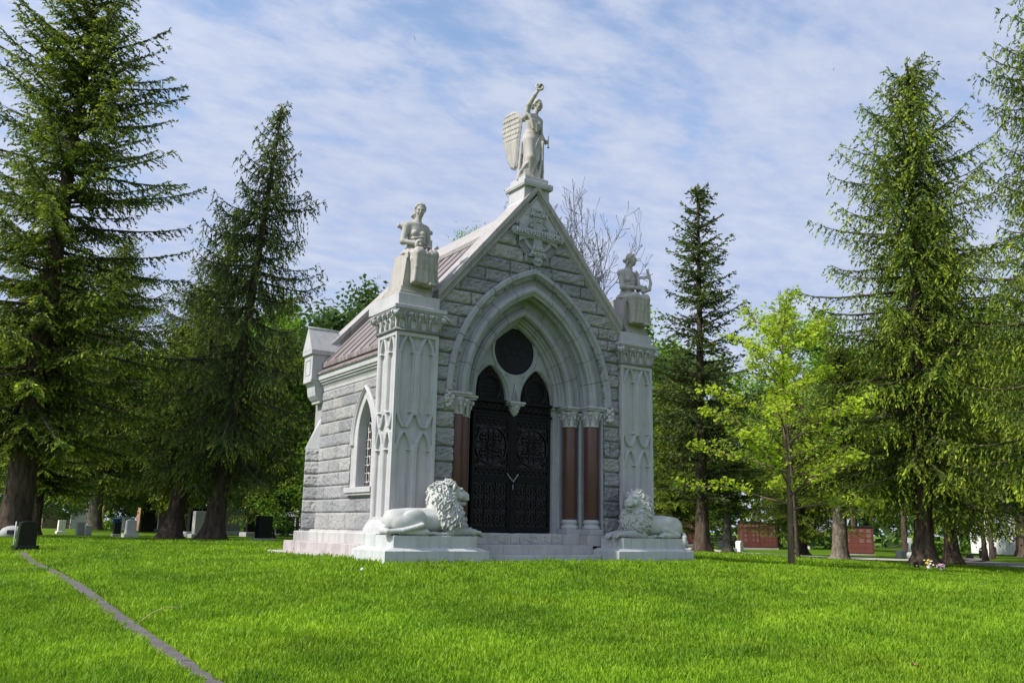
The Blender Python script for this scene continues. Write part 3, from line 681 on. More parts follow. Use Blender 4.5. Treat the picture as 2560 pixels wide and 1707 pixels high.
for dx, dz in ((-.36, 7.95), (.36, 7.95), (0, 8.34)):
    mb.sphere((dx, FY, dz), .085, 8, 1, .7, 1)
    for a in (0, 2.09, 4.19):
        b_ = a+(0 if dx > 0 else math.pi if dx < 0 else math.pi/2); mb.sphere((dx+.09*math.cos(b_), FY, dz+.09*math.sin(b_)), .065, 6, 1, .7, 1)
mb.build('cross_finial', MT['statue'], MAUS)
# ---- celtic cross relief in the gable
CXc, CZc = .03, 6.335
def cross_h(U, V):
    u = U-CXc; v = V-CZc
    flare = lambda a, L: .105+.10*np.clip((np.abs(a)-.12)/(L-.12), 0, 1)**2.2
    up_ = np.where((v > -.47) & (v < .44), np.abs(u)-flare(v, .45), 9); ho = np.where(np.abs(u) < .47, np.abs(v)-flare(u, .45), 9)
    d = np.minimum(up_, ho)
    rg = np.abs(np.hypot(u, v)-.325)-.042
    band = np.maximum(np.abs(u)-.60, np.abs(v+.005)-.085)
    band = np.minimum(band, np.hypot(np.maximum(np.abs(u)-.55, 0), v)-.09)
    foot = np.hypot(u, v+.545)-.105
    top = np.maximum(np.abs(u)-.17, np.abs(v-.49)-.06)
    h = .035*sstep(.008, -.008, rg)
    h = np.maximum(h, (.05)*sstep(.006, -.006, np.minimum(d, np.minimum(foot, top)))); h = np.maximum(h, .068*sstep(.008, -.008, band))
    return h
cz_ok = lambda U, V: V < ZT-SL*np.abs(U)-.20
hfobj('gable_field', MT['rock'], MAUS, np.linspace(-.50, .56, 110), np.linspace(5.86, 6.95, 110), lambda U, V: -.03-.022*fbm(U*16, V*16)-.012*fbm(U*40, V*40), lambda u, v, d: (u, YW-.02+d, v), lambda U, V: cz_ok(U, V) & (np.hypot(U-CXc, V-CZc) < .52))
ob = hfobj('gable_cross', MT['arch'], MAUS, np.linspace(-.64, .70, 270), np.linspace(5.66, 6.95, 260), lambda U, V: -cross_h(U, V)*1.3-.03, lambda u, v, d: (u, YW-.02+d, v), lambda U, V: cz_ok(U, V) & (cross_h(U, V) > .0005))
for s, sz, z, yy, sx in (('IN', .095, 6.845, .012, 1.2), ('MEMORY', .10, 6.735, .012, 1.0), ('OF', .095, 6.625, .012, 1.2), ('ANNIE PIXLEY FULFORD', .155, 6.335, -.012, .66), ('DIED', .09, 6.035, .012, 1.2), ('NOV·8', .10, 5.925, .012, 1.1), ('1893', .09, 5.80, .012, 1.0)):
    text(s, sz, .018, MT['dressed'], ob, CXc, yy, z, sx=sx, off=.004)
# ------------------------------------------------------------------ carved figures: blended distance fields -> one continuous surface
class SDF:
    def __init__(s, lo, hi, h):
        s.lo = np.array(lo, float); s.h = h; s.n = [int(math.ceil((b-a)/h))+1 for a, b in zip(lo, hi)]
        s.ax = [s.lo[i]+h*np.arange(s.n[i]) for i in range(3)]
        s.f = np.full(s.n, .25, np.float32)
    def win(s, lo, hi):
        a = [max(0, int((lo[i]-s.lo[i])/s.h)) for i in range(3)]; b = [min(s.n[i], int((hi[i]-s.lo[i])/s.h)+2) for i in range(3)]
        sl = tuple(slice(a[i], max(a[i], b[i])) for i in range(3))
        return sl, s.ax[0][sl[0]][:, None, None], s.ax[1][sl[1]][None, :, None], s.ax[2][sl[2]][None, None, :]
    def put(s, d, sl, k, sub=False):
        f = s.f[sl]
        if sub:
            g = -d; hh = np.maximum(k-np.abs(f-g), 0)/k; s.f[sl] = np.maximum(f, g)+hh*hh*k*.25
        else:
            hh = np.maximum(k-np.abs(f-d), 0)/k; s.f[sl] = np.minimum(f, d)-hh*hh*k*.25
    def cap(s, a, b, ra, rb=None, k=.03, sub=False):
        rb = ra if rb is None else rb; a = np.array(a, float); b = np.array(b, float); m = max(ra, rb)+k+s.h*2
        sl, X, Y, Z = s.win(np.minimum(a, b)-m, np.maximum(a, b)+m)
        if 0 in s.f[sl].shape: return
        d = b-a; t = np.clip(((X-a[0])*d[0]+(Y-a[1])*d[1]+(Z-a[2])*d[2])/max(d@d, 1e-9), 0, 1)
        q = np.sqrt((X-a[0]-t*d[0])**2+(Y-a[1]-t*d[1])**2+(Z-a[2]-t*d[2])**2)-(ra+(rb-ra)*t)
        s.put(q, sl, k, sub)
    def chain(s, P, r, k=.02, kk=None):
        n = len(P); rr = r if hasattr(r, '__len__') else [r]*n
        for i in range(n-1): s.cap(P[i], P[i+1], rr[i], rr[i+1], k)
    def ell(s, c, r, k=.03, rot=None, sub=False):
        c = np.array(c, float); r = np.array(r, float); m = r.max()+k+s.h*2
        sl, X, Y, Z = s.win(c-m, c+m)
        if 0 in s.f[sl].shape: return
        x, y, z = X-c[0], Y-c[1], Z-c[2]
        if rot is not None:
            Mr = np.array(Euler(rot).to_matrix()).T
            x, y, z = Mr[0, 0]*x+Mr[0, 1]*y+Mr[0, 2]*z, Mr[1, 0]*x+Mr[1, 1]*y+Mr[1, 2]*z, Mr[2, 0]*x+Mr[2, 1]*y+Mr[2, 2]*z
        q = np.sqrt((x/r[0])**2+(y/r[1])**2+(z/r[2])**2); g = np.sqrt((x/r[0]**2)**2+(y/r[1]**2)**2+(z/r[2]**2)**2)+1e-6
        s.put(np.where(q > 1e-3, q*(q-1)/g, -r.min()), sl, k, sub)
    def loft(s, st, k=.03, fold=None):
        "stations (z, cx, cy, rx, ry); fold(theta, z) multiplies the radius"
        A = np.array(st, float); A = A[A[:, 0].argsort()]; m = A[:, 3:].max()*1.3+k
        sl, X, Y, Z = s.win((A[:, 1].min()-m, A[:, 2].min()-m, A[0, 0]-k-s.h), (A[:, 1].max()+m, A[:, 2].max()+m, A[-1, 0]+k+s.h))
        if 0 in s.f[sl].shape: return
        zz = np.clip(Z, A[0, 0], A[-1, 0]); I = lambda j: np.interp(zz, A[:, 0], A[:, j])
        dx, dy = (X-I(1)), (Y-I(2)); rx, ry = I(3), I(4)
        if fold is not None: fm = fold(np.arctan2(dy, dx), Z); rx = rx*fm; ry = ry*fm
        q = np.sqrt((dx/rx)**2+(dy/ry)**2); d = (q-1)*np.minimum(rx, ry)*.9
        d = np.maximum(d, np.maximum(A[0, 0]-Z, Z-A[-1, 0])); s.put(d, sl, k)
    def custom(s, fun, lo, hi, k=.02, sub=False):
        sl, X, Y, Z = s.win(np.array(lo)-k, np.array(hi)+k); s.put(fun(X, Y, Z), sl, k, sub)
    def vf(s):
        f = s.f.copy(); f[0] = f[-1] = .2; f[:, 0] = f[:, -1] = .2; f[:, :, 0] = f[:, :, -1] = .2
        neg = f < 0; c = np.zeros([n-1 for n in s.n], np.int8)
        S = [(a, b, d) for a in (0, 1) for b in (0, 1) for d in (0, 1)]
        w_ = lambda a, n: slice(a, n-1+a)
        for a, b, d in S: c += neg[w_(a, s.n[0]), w_(b, s.n[1]), w_(d, s.n[2])]
        act = (c > 0) & (c < 8); idx = np.full(act.shape, -1, np.int64); ii = np.argwhere(act); idx[act] = np.arange(len(ii))
        P = np.zeros((len(ii), 3)); cnt = np.zeros(len(ii))
        for a in S:
            for ax in range(3):
                if a[ax]: continue
                b = list(a); b[ax] = 1
                fa = f[ii[:, 0]+a[0], ii[:, 1]+a[1], ii[:, 2]+a[2]]; fb = f[ii[:, 0]+b[0], ii[:, 1]+b[1], ii[:, 2]+b[2]]
                m = (fa < 0) != (fb < 0); t = np.where(m, fa/np.where(m, fa-fb, 1), 0)
                q = ii+np.array(a, float); q[:, ax] += t; P[m] += q[m]; cnt[m] += 1
        P = s.lo+s.h*P/cnt[:, None]
        Fs = []
        for ax in range(3):
            u, v = [(1, 2), (2, 0), (0, 1)][ax]
            A = [slice(None)]*3; B = [slice(None)]*3; A[ax] = slice(0, -1); B[ax] = slice(1, None)
            e = neg[tuple(A)] != neg[tuple(B)]; pos = neg[tuple(A)]
            g = np.argwhere(e); ok = (g[:, u] > 0) & (g[:, v] > 0) & (g[:, u] < s.n[u]-1) & (g[:, v] < s.n[v]-1); g = g[ok]
            fl = pos[tuple(g.T)]
            def cell(du, dv): q = g.copy(); q[:, u] += du; q[:, v] += dv; return idx[tuple(q.T)]
            Q = np.stack([cell(-1, -1), cell(0, -1), cell(0, 0), cell(-1, 0)], 1); Q[~fl] = Q[~fl][:, ::-1]; Fs.append(Q)
        F = np.concatenate(Fs); F = F[(F >= 0).all(1)]
        return P, F
    def mesh(s, name): return np_mesh(name, *s.vf())
    def samples(s, pred, gap, seed):
        "spread points on the present surface, with normals"
        P, F = s.vf(); g = np.clip(((P-s.lo)/s.h).round().astype(int), 1, np.array(s.n)-2)
        Nn = np.stack([s.f[g[:, 0]+1, g[:, 1], g[:, 2]]-s.f[g[:, 0]-1, g[:, 1], g[:, 2]], s.f[g[:, 0], g[:, 1]+1, g[:, 2]]-s.f[g[:, 0], g[:, 1]-1, g[:, 2]], s.f[g[:, 0], g[:, 1], g[:, 2]+1]-s.f[g[:, 0], g[:, 1], g[:, 2]-1]], 1)
        Nn /= np.linalg.norm(Nn, axis=1, keepdims=True)+1e-9; m = pred(P, Nn); P, Nn = P[m], Nn[m]
        o = np.random.default_rng(seed).permutation(len(P)); P, Nn = P[o], Nn[o]; used = {}; out = []
        for i, p in enumerate(P):
            k = tuple((p/gap).astype(int)); ok = True
            for a in (-1, 0, 1):
                for b in (-1, 0, 1):
                    for c in (-1, 0, 1):
                        for q in used.get((k[0]+a, k[1]+b, k[2]+c), ()):
                            if ((q-p)**2).sum() < gap*gap: ok = False
            if ok: used.setdefault(k, []).append(p); out.append(i)
        return P[out], Nn[out]

def frame(fwd):            # fwd: facing direction in the xy plane -> (side towards the figure's left, forward)
    f = np.array([fwd[0], fwd[1], 0.0]); f /= np.linalg.norm(f); return np.array([-f[1], f[0], 0.0]), f
def head(S, c, fwd, sc=1.0, tilt=0.0, bun=True, locks=False):
    "a head with face; c = centre of the skull, fwd = facing direction, tilt >0 looks down"
    l, f = frame(fwd); u = np.array([0, 0, 1.0]); f2 = f*math.cos(tilt)-u*math.sin(tilt); u2 = u*math.cos(tilt)+f*math.sin(tilt); f, u = f2, u2
    c = np.array(c, float); p = lambda a, b, d: c+(l*a+f*b+u*d)*sc
    ang = math.atan2(f[1], f[0])-(-math.pi/2); rot = (tilt*1.0, 0, ang)
    S.ell(p(0, -.01, .015), np.array([.078, .095, .10])*sc, .02, (0, 0, ang))
    S.ell(p(0, .03, -.04), np.array([.062, .062, .09])*sc, .03, (0, 0, ang))
    S.ell(p(0, .058, -.108), np.array([.026, .024, .022])*sc, .02)                      # chin
    for sg in (-1, 1):
        S.ell(p(sg*.034, .092, .000), np.array([.020, .016, .012])*sc, .010, None, True)  # eye socket
        S.ell(p(sg*.033, .082, -.001), np.array([.014, .012, .009])*sc, .004)
        S.cap(p(sg*.012, .094, .016), p(sg*.052, .080, .018), .009*sc, .007*sc, .012)      # brow
        S.ell(p(sg*.040, .066, -.045), np.array([.022, .02, .022])*sc, .02)               # cheek
        S.ell(p(sg*.076, -.005, -.012), np.array([.012, .02, .03])*sc, .01)               # ear
    S.cap(p(0, .092, .012), p(0, .112, -.035), .009*sc, .014*sc, .010)                    # nose
    S.cap(p(-.018, .090, -.066), p(.018, .090, -.066), .007*sc, .007*sc, .006); S.cap(p(-.014, .088, -.080), p(.014, .088, -.080), .008*sc, .008*sc, .006)
    S.cap(p(-.02, .100, -.0735), p(.02, .100, -.0735), .0035*sc, .0035*sc, .004, True)
    # hair: cap with parted waves swept back to a knot
    S.ell(p(0, -.024, .034), np.array([.081, .086, .084])*sc, .012)
    def sk(d, q=1.03):
        d = np.array(d, float); d /= np.linalg.norm(d); g = 1/math.sqrt((d[0]/.078)**2+(d[1]/.095)**2+(d[2]/.10)**2)*q; return p(d[0]*g, d[1]*g-.01, d[2]*g+.015)
    for sg in (-1, 1):
        for q in range(6):
            t = q/5
            S.chain([sk((sg*.05, .78-1.5*t, 1)), sk((sg*.55, .62-1.35*t, .85), 1.06), sk((sg*.95, .42-1.1*t, .35), 1.07), sk((sg*1.0, -.05-.7*t, -.15), 1.07), sk((sg*.5, -.9-.2*t, -.3), 1.05)], [.010*sc, .015*sc, .017*sc, .016*sc, .014*sc], .005)
    if bun: S.ell(p(0, -.12, -.02), np.array([.045, .045, .042])*sc, .02); S.ell(p(0, -.14, -.01), np.array([.03, .028, .03])*sc, .01)
    if locks:
        for sg in (-1, 1): S.chain([p(sg*.07, -.05, -.04), p(sg*.075, -.07, -.10), p(sg*.06, -.06, -.15)], [.024*sc, .026*sc, .018*sc], .012)
def hand(S, wr, d, pn, side, sc=1.0, curl=.6, thumb=True):
    "wrist, direction of the hand, palm normal, sideways axis"
    wr = np.array(wr, float); d = np.array(d, float); d /= np.linalg.norm(d); pn = np.array(pn, float); pn -= d*(pn@d); pn /= np.linalg.norm(pn); s_ = np.cross(d, pn)*side
    for q in (-1, 0, 1): S.cap(wr+s_*.018*q*sc, wr+(d*.075+s_*.026*q)*sc, .018*sc, .016*sc, .012)
    for q, ln in zip((-1.5, -.5, .5, 1.5), (.072, .082, .078, .06)):
        a = wr+(d*.085+s_*.019*q)*sc; b = a+(d*math.cos(curl*.5)+pn*math.sin(curl*.5))*ln*.5*sc; c = b+(d*math.cos(curl*1.4)+pn*math.sin(curl*1.4))*ln*.5*sc
        S.chain([a, b, c], [.0105*sc, .0098*sc, .0085*sc], .004)
    if thumb: S.chain([wr+(d*.025-s_*.028)*sc, wr+(d*.06-s_*.05+pn*.02)*sc, wr+(d*.09-s_*.045+pn*.045)*sc], [.014*sc, .012*sc, .010*sc], .006)

# ---- angel on the apex
S = SDF((-.48, -.12, 7.52), (.55, .78, 9.80), .0085)
th_f = lambda n, a, ph: (lambda th, z: 1+a*np.sin(n*th+ph+2.5*np.sin(z*2.1)))
S.loft([(7.53, .00, .34, .285, .20), (7.62, .00, .34, .275, .195), (7.9, .01, .34, .225, .165), (8.2, .025, .34, .205, .165), (8.45, .03, .34, .205, .165), (8.62, .045, .34, .17, .135)], .03,
       lambda th, z: 1+.055*np.sin(9*th+4*z)*sstep(8.35, 7.8, z)+.02*np.sin(15*th-3*z)*sstep(8.2, 7.7, z))
S.loft([(8.5, .035, .34, .172, .135), (8.70, .055, .34, .150, .115), (8.86, .07, .33, .175, .125), (9.0, .075, .33, .165, .105), (9.04, .075, .33, .12, .08)], .05)
for sg in (-1, 1): S.ell((.075+sg*.075, .225, 8.865), (.062, .055, .062), .03)
S.cap((.10, .33, 9.0), (.15, .315, 9.19), .058, .052, .04)
head(S, (.165, .300, 9.30), (.35, -1), 1.06, .05, True)
S.cap((-.09, .33, 8.99), (.06, .33, 9.03), .062, .055, .05); S.cap((.08, .33, 9.02), (.235, .335, 8.965), .055, .066, .05)
S.chain([(-.105, .32, 8.985), (-.105, .235, 9.20), (-.025, .15, 9.40)], [.064, .056, .044], .03); S.chain([(-.025, .15, 9.40), (.05, .12, 9.53)], [.044, .030], .02)
hand(S, (.05, .12, 9.53), (.28, -.1, 1), (.3, -1, 0), 1, 1.05, .9)
S.chain([(.245, .335, 8.955), (.285, .36, 8.70), (.315, .25, 8.50)], [.064, .05, .036], .03); hand(S, (.315, .25, 8.50), (.25, -.75, -.35), (-1, -.2, -.1), -1, 1.05, 1.3)
# thigh and knee pressing through the robe
S.cap((-.05, .28, 8.42), (-.075, .185, 8.02), .115, .085, .06); S.cap((-.075, .185, 8.02), (-.10, .24, 7.66), .08, .07, .05)
S.cap((.11, .30, 8.40), (.13, .27, 7.62), .10, .075, .06)
# drapery folds
def foldline(S, pts, r, k=.02): S.chain([np.array(p) for p in pts], r, k)
for q in range(5):
    o = .045*q
    foldline(S, [(-.13+o*.3, .245-.01*q, 9.0-o*.2), (-.06+o*.2, .185, 8.86-o), (.05, .165, 8.78-o*.9), (.15, .19, 8.82-o*.6), (.225, .25, 8.93-o*.8)], [.018, .024, .024, .02, .014])
for q in range(6):
    t = q/5
    foldline(S, [(.20-.03*q, .22-.015*q, 8.62-.05*q), (.17-.045*q, .165, 8.32-.06*q), (.09-.055*q, .145+.01*q, 8.0-.03*q), (-.03-.045*q, .165+.02*q, 7.72), (-.12-.03*q, .2+.03*q, 7.58)], [.010, .020, .026, .026, .020], .022)
foldline(S, [(.20, .21, 8.72), (.205, .15, 8.4), (.17, .13, 8.0), (.12, .14, 7.7), (.10, .14, 7.58)], [.014, .028, .032, .03, .028], .02)
foldline(S, [(.24, .26, 8.6), (.25, .22, 8.2), (.235, .2, 7.8), (.225, .2, 7.56)], [.012, .024, .03, .032], .02)
foldline(S, [(-.2, .33, 8.4), (-.23, .32, 8.1), (-.25, .33, 7.8), (-.27, .34, 7.56)], [.01, .024, .03, .032], .02)
for x, y in ((.02, .12), (.15, .11)): S.cap((x, y+.06, 7.575), (x+.02, y-.03, 7.56), .03, .022, .015)
angel = tag(empty('angel_statue', (0, .34, 7.565)), 'winged stone angel raising a wreath on top of the gable', 'statue')
def figpart(name, me, root, mat_=None):
    o = link(name, me, mat_ or MT['statue'], root); o.location = -root.location; return o
figpart('robed_figure', S.mesh('robed_figure'), angel)
# wings folded back: feathered plates
def wing(sx):
    pts = [(.44, 8.99), (.56, 9.16), (.72, 9.225), (.88, 9.19), (1.0, 9.07), (1.04, 8.86), (1.0, 8.62), (.93, 8.36), (.85, 8.12), (.74, 7.93), (.62, 7.86), (.55, 7.93), (.53, 8.2), (.50, 8.55), (.45, 8.8)]
    poly = np.array(pts)
    def sdp(Y, Z):
        d = np.full(np.broadcast(Y, Z).shape, 9.0); ins_ = np.zeros(d.shape, bool); n = len(poly)
        for i in range(n):
            a, b = poly[i], poly[(i+1) % n]; e = b-a; t = np.clip(((Y-a[0])*e[0]+(Z-a[1])*e[1])/(e@e), 0, 1)
            d = np.minimum(d, np.hypot(Y-a[0]-t*e[0], Z-a[1]-t*e[1]))
            c = ((a[1] > Z) != (b[1] > Z)); xx = a[0]+(Z-a[1])/(e[1] if abs(e[1]) > 1e-9 else 1e-9)*e[0]; ins_ ^= c & (Y < xx)
        return np.where(ins_, -d, d)
    W = SDF((-.30, .38, 7.82), (.04, 1.10, 9.29), .011)
    sl, X, Y, Z = W.win((-.30, .38, 7.82), (.04, 1.10, 9.29))
    d2 = sdp(Y[0], Z[0])[None]
    cx_ = -.12-.10*np.sin((Y-.42)*2.2)-.0
    thick = .028+.02*np.exp(-((Z-9.1)/.12)**2)
    row = np.zeros(d2.shape)
    s_ = Y*0+Z*0
    long_ = sstep(8.62, 8.56, Z-.10*np.sin(7*Y))
    v1 = np.abs(np.sin((Y-.15*(Z-8.6))*math.pi/.066)); f_long = .015*v1
    rr = (9.2-Z)+.03*np.abs(np.sin(Y*math.pi/.075+np.floor((9.2-Z)/.11)*1.57))
    fr = (rr/.11) % 1; f_short = .018*fr
    th2 = thick+np.where(long_ > .5, f_long, f_short)
    d = np.maximum(d2*.9, np.abs(X-cx_)-th2*sstep(.0, -.05, d2)-.006)
    W.put(d, sl, .01); W.cap((-.03, .42, 8.95), (-.12, .58, 9.06), .05, .05, .04)
    return W.mesh('wing')
wme = wing(-1); figpart('wing', wme, angel)
o = link('wing', wme, None, angel); o.scale = (-1, 1, 1); o.location = (.15, -.34, -7.565)
S = SDF((-.12, -.06, 9.42), (.26, .26, 9.78), .008)
r0 = np.random.default_rng(5)
u_ = np.array([.80, -.35, .45]); u_ /= np.linalg.norm(u_); v_ = np.array([.15, .3, .95]); v_ -= u_*(u_@v_); v_ /= np.linalg.norm(v_)
u_ = u_*.8
for k in range(26):
    a = k/26*2*math.pi; c = np.array([.065, .10, 9.60])+.082*(u_*math.cos(a)+v_*math.sin(a)); tg = -u_*math.sin(a)+v_*math.cos(a); q = r0.normal(0, .5, 3)
    S.cap(c, c+(tg+q)*.03, .024, .009, .008)
figpart('wreath', S.mesh('wreath'), angel)
mb = MB(); mb.tube([(.345, .155, 8.60), (.342, .155, 8.37)], .010, 8); mb.lathe([(.010, .03), (.012, .02), (.03, .0), (.0, .004)], (.342, .155, 8.335), 10)
o = mb.build('trumpet', MT['statue'], angel); o.location = -angel.location

# ---- seated muses
def seated(left):
    x0 = -2.56 if left else 2.60
    S = SDF((x0-.52, -.32, 4.76), (x0+.58, .72, 6.58), .0085); p = lambda x, y, z: np.array([x0+x, y, z])
    # torso
    S.loft([(5.42, x0+0, .29, .235, .20), (5.55, x0, .29, .20, .17), (5.70, x0+.0, .30, .155, .125), (5.84, x0+.005, .30, .165, .12), (5.97, x0+.01, .30, .195, .12), (6.09, x0+.01, .30, .175, .095)], .05)
    for sg in (-1, 1):
        S.ell(p(.005+sg*.08, .195, 5.885), (.058, .05, .056), .03); S.cap(p(.01, .30, 6.11), p(.01+sg*.20, .305, 6.03), .056, .074, .05)
    hx = .04 if left else .06
    S.cap(p(.015, .30, 6.06), p(hx, .275, 6.26), .066, .060, .05)
    head(S, p(hx+.01, .25, 6.375), (-.42, -1) if left else (.75, -1), 1.13, .28 if left else .02, True, not left)
    # thighs, knees, shins under cloth
    kx = (-.12, .17) if left else (-.14, .14)
    for i, q in enumerate(kx):
        S.cap(p(q*.8, .26, 5.43), p(q, -.09, 5.43), .13, .10, .06); S.cap(p(q, -.10, 5.42), p(q*.9+(.03 if left else 0), -.02+.05*i, 4.95), .095, .08, .05)
    ph = .5 if left else 2.0
    S.loft([(4.87, x0+.06, .02, .24 if left else .25, .16), (5.1, x0+.04, .0, .235, .15), (5.30, x0+.02, -.01, .245, .18), (5.46, x0+.01, .02, .22, .17)], .06,
           lambda th, z: 1+.06*np.sin(8*th+ph+3*z)*sstep(5.5, 5.2, z)+.03*np.sin(15*th+z*4)*sstep(5.3, 5.0, z))
    S.cap(p(-.17, .32, 5.47), p(.17, .32, 5.47), .10, .10, .05)
    # drapery round the waist and under the breast
    for q in range(3):
        z = 5.80-.055*q
        S.chain([p(-.16, .27, z-.02), p(-.09, .175, z-.02-.01*q), p(.03, .15, z+.01), p(.12, .175, z+.03), p(.17, .28, z+.03)], [.016, .022, .024, .022, .016], .02)
    for q in range(5):
        t = q/4-.5
        S.chain([p(t*.34, -.17+.05*abs(t), 5.50), p(t*.37+.01, -.185+.06*abs(t), 5.40), p(t*.40+.03, -.145+.06*abs(t), 5.15), p(t*.46+.05, -.125+.08*abs(t), 4.9)], [.010, .020, .024, .030], .035)
    S.chain([p(-.20, .2, 5.54), p(-.235, .08, 5.46), p(-.215, -.02, 5.30), p(-.18, -.05, 5.05), p(-.20, -.03, 4.88)], [.026, .03, .03, .028, .032], .03)
    S.chain([p(-.26, .34, 5.47), p(-.29, .16, 5.455), p(-.25, .03, 5.42)], [.03, .032, .028], .03)
    # feet on the slab
    for i, q in enumerate((.08, .17)): S.chain([p(q, .02, 4.88), p(q+.02, -.11, 4.865-.0), p(q+.02, -.17, 4.855)], [.045, .038, .028], .02)
    if left:
        S.chain([p(-.205, .30, 5.99), p(-.275, .27, 5.70), p(-.10, .09, 5.66)], [.066, .054, .036], .03); hand(S, p(-.11, .09, 5.66), (.9, -.35, -.05), (0, -.2, -1), 1, 1.0, .9)
        S.chain([p(.225, .30, 5.97), p(.27, .27, 5.68), p(.15, .06, 5.60)], [.064, .052, .034], .03); hand(S, p(.16, .07, 5.60), (-.7, -.7, -.05), (0, -.1, 1), -1, 1.0, .5)
        # theatre mask resting on the lap
        S.ell(p(-.10, -.04, 5.60), (.085, .065, .10), .012, (.3, 0, .2))
        for sg in (-1, 1): S.ell(p(-.10+sg*.032, -.098, 5.615), (.018, .02, .014), .008, None, True)
        S.ell(p(-.10, -.10, 5.545), (.034, .025, .022), .008, None, True); S.cap(p(-.10, -.10, 5.615), p(-.10, -.115, 5.575), .010, .013, .01)
        S.ell(p(-.06, -.01, 5.66), (.08, .06, .03), .02)
        S.custom(lambda X, Y, Z: np.maximum(np.maximum(np.abs(X-x0-.06)-.05, np.abs(Y-.0)-.07), np.abs(Z-5.575-.3*(X-x0-.06))-.012), (x0-.05, -.15, 5.5), (x0+.2, .15, 5.66), .01)
        # raised hem over the foot
    else:
        S.chain([p(-.18, .30, 5.99), p(-.215, .22, 5.70), p(.10, .04, 5.69)], [.066, .054, .034], .03); hand(S, p(.10, .04, 5.69), (.95, -.2, .12), (0, -1, .2), 1, 1.0, .7)
        S.chain([p(.21, .30, 5.97), p(.31, .30, 5.74), p(.30, .12, 5.70)], [.064, .05, .034], .03); hand(S, p(.30, .13, 5.70), (.1, -.9, .35), (-1, 0, 0), -1, 1.0, .9)
        # lyre
        S.chain([p(.20, .02, 5.62), p(.12, .06, 5.74), p(.13, .10, 5.90), p(.17, .14, 6.02), p(.13, .16, 6.10)], [.045, .034, .028, .024, .018], .015)
        S.chain([p(.20, .02, 5.62), p(.34, -.02, 5.68), p(.40, .0, 5.84), p(.39, .03, 6.0), p(.34, .05, 6.14)], [.045, .038, .032, .026, .018], .015)
        S.cap(p(.14, .10, 5.93), p(.40, .02, 5.96), .02, .02, .01)
    for q in (0.27, ):
        S.chain([p(q, .1, 5.46), p(q+.03, .02, 5.3), p(q+.0, .03, 5.1), p(q-.03, .03, 4.95)], [.03, .04, .036, .03], .03)
    return S.mesh('draped_figure')
for left in (True, False):
    rt_ = tag(empty('seated_statue', (-2.56 if left else 2.60, .3, 4.83)), 'seated draped stone woman holding a mask in her lap, on the left corner pier' if left else 'seated draped stone woman playing a lyre, on the right corner pier', 'statue')
    figpart('draped_figure', seated(left), rt_)

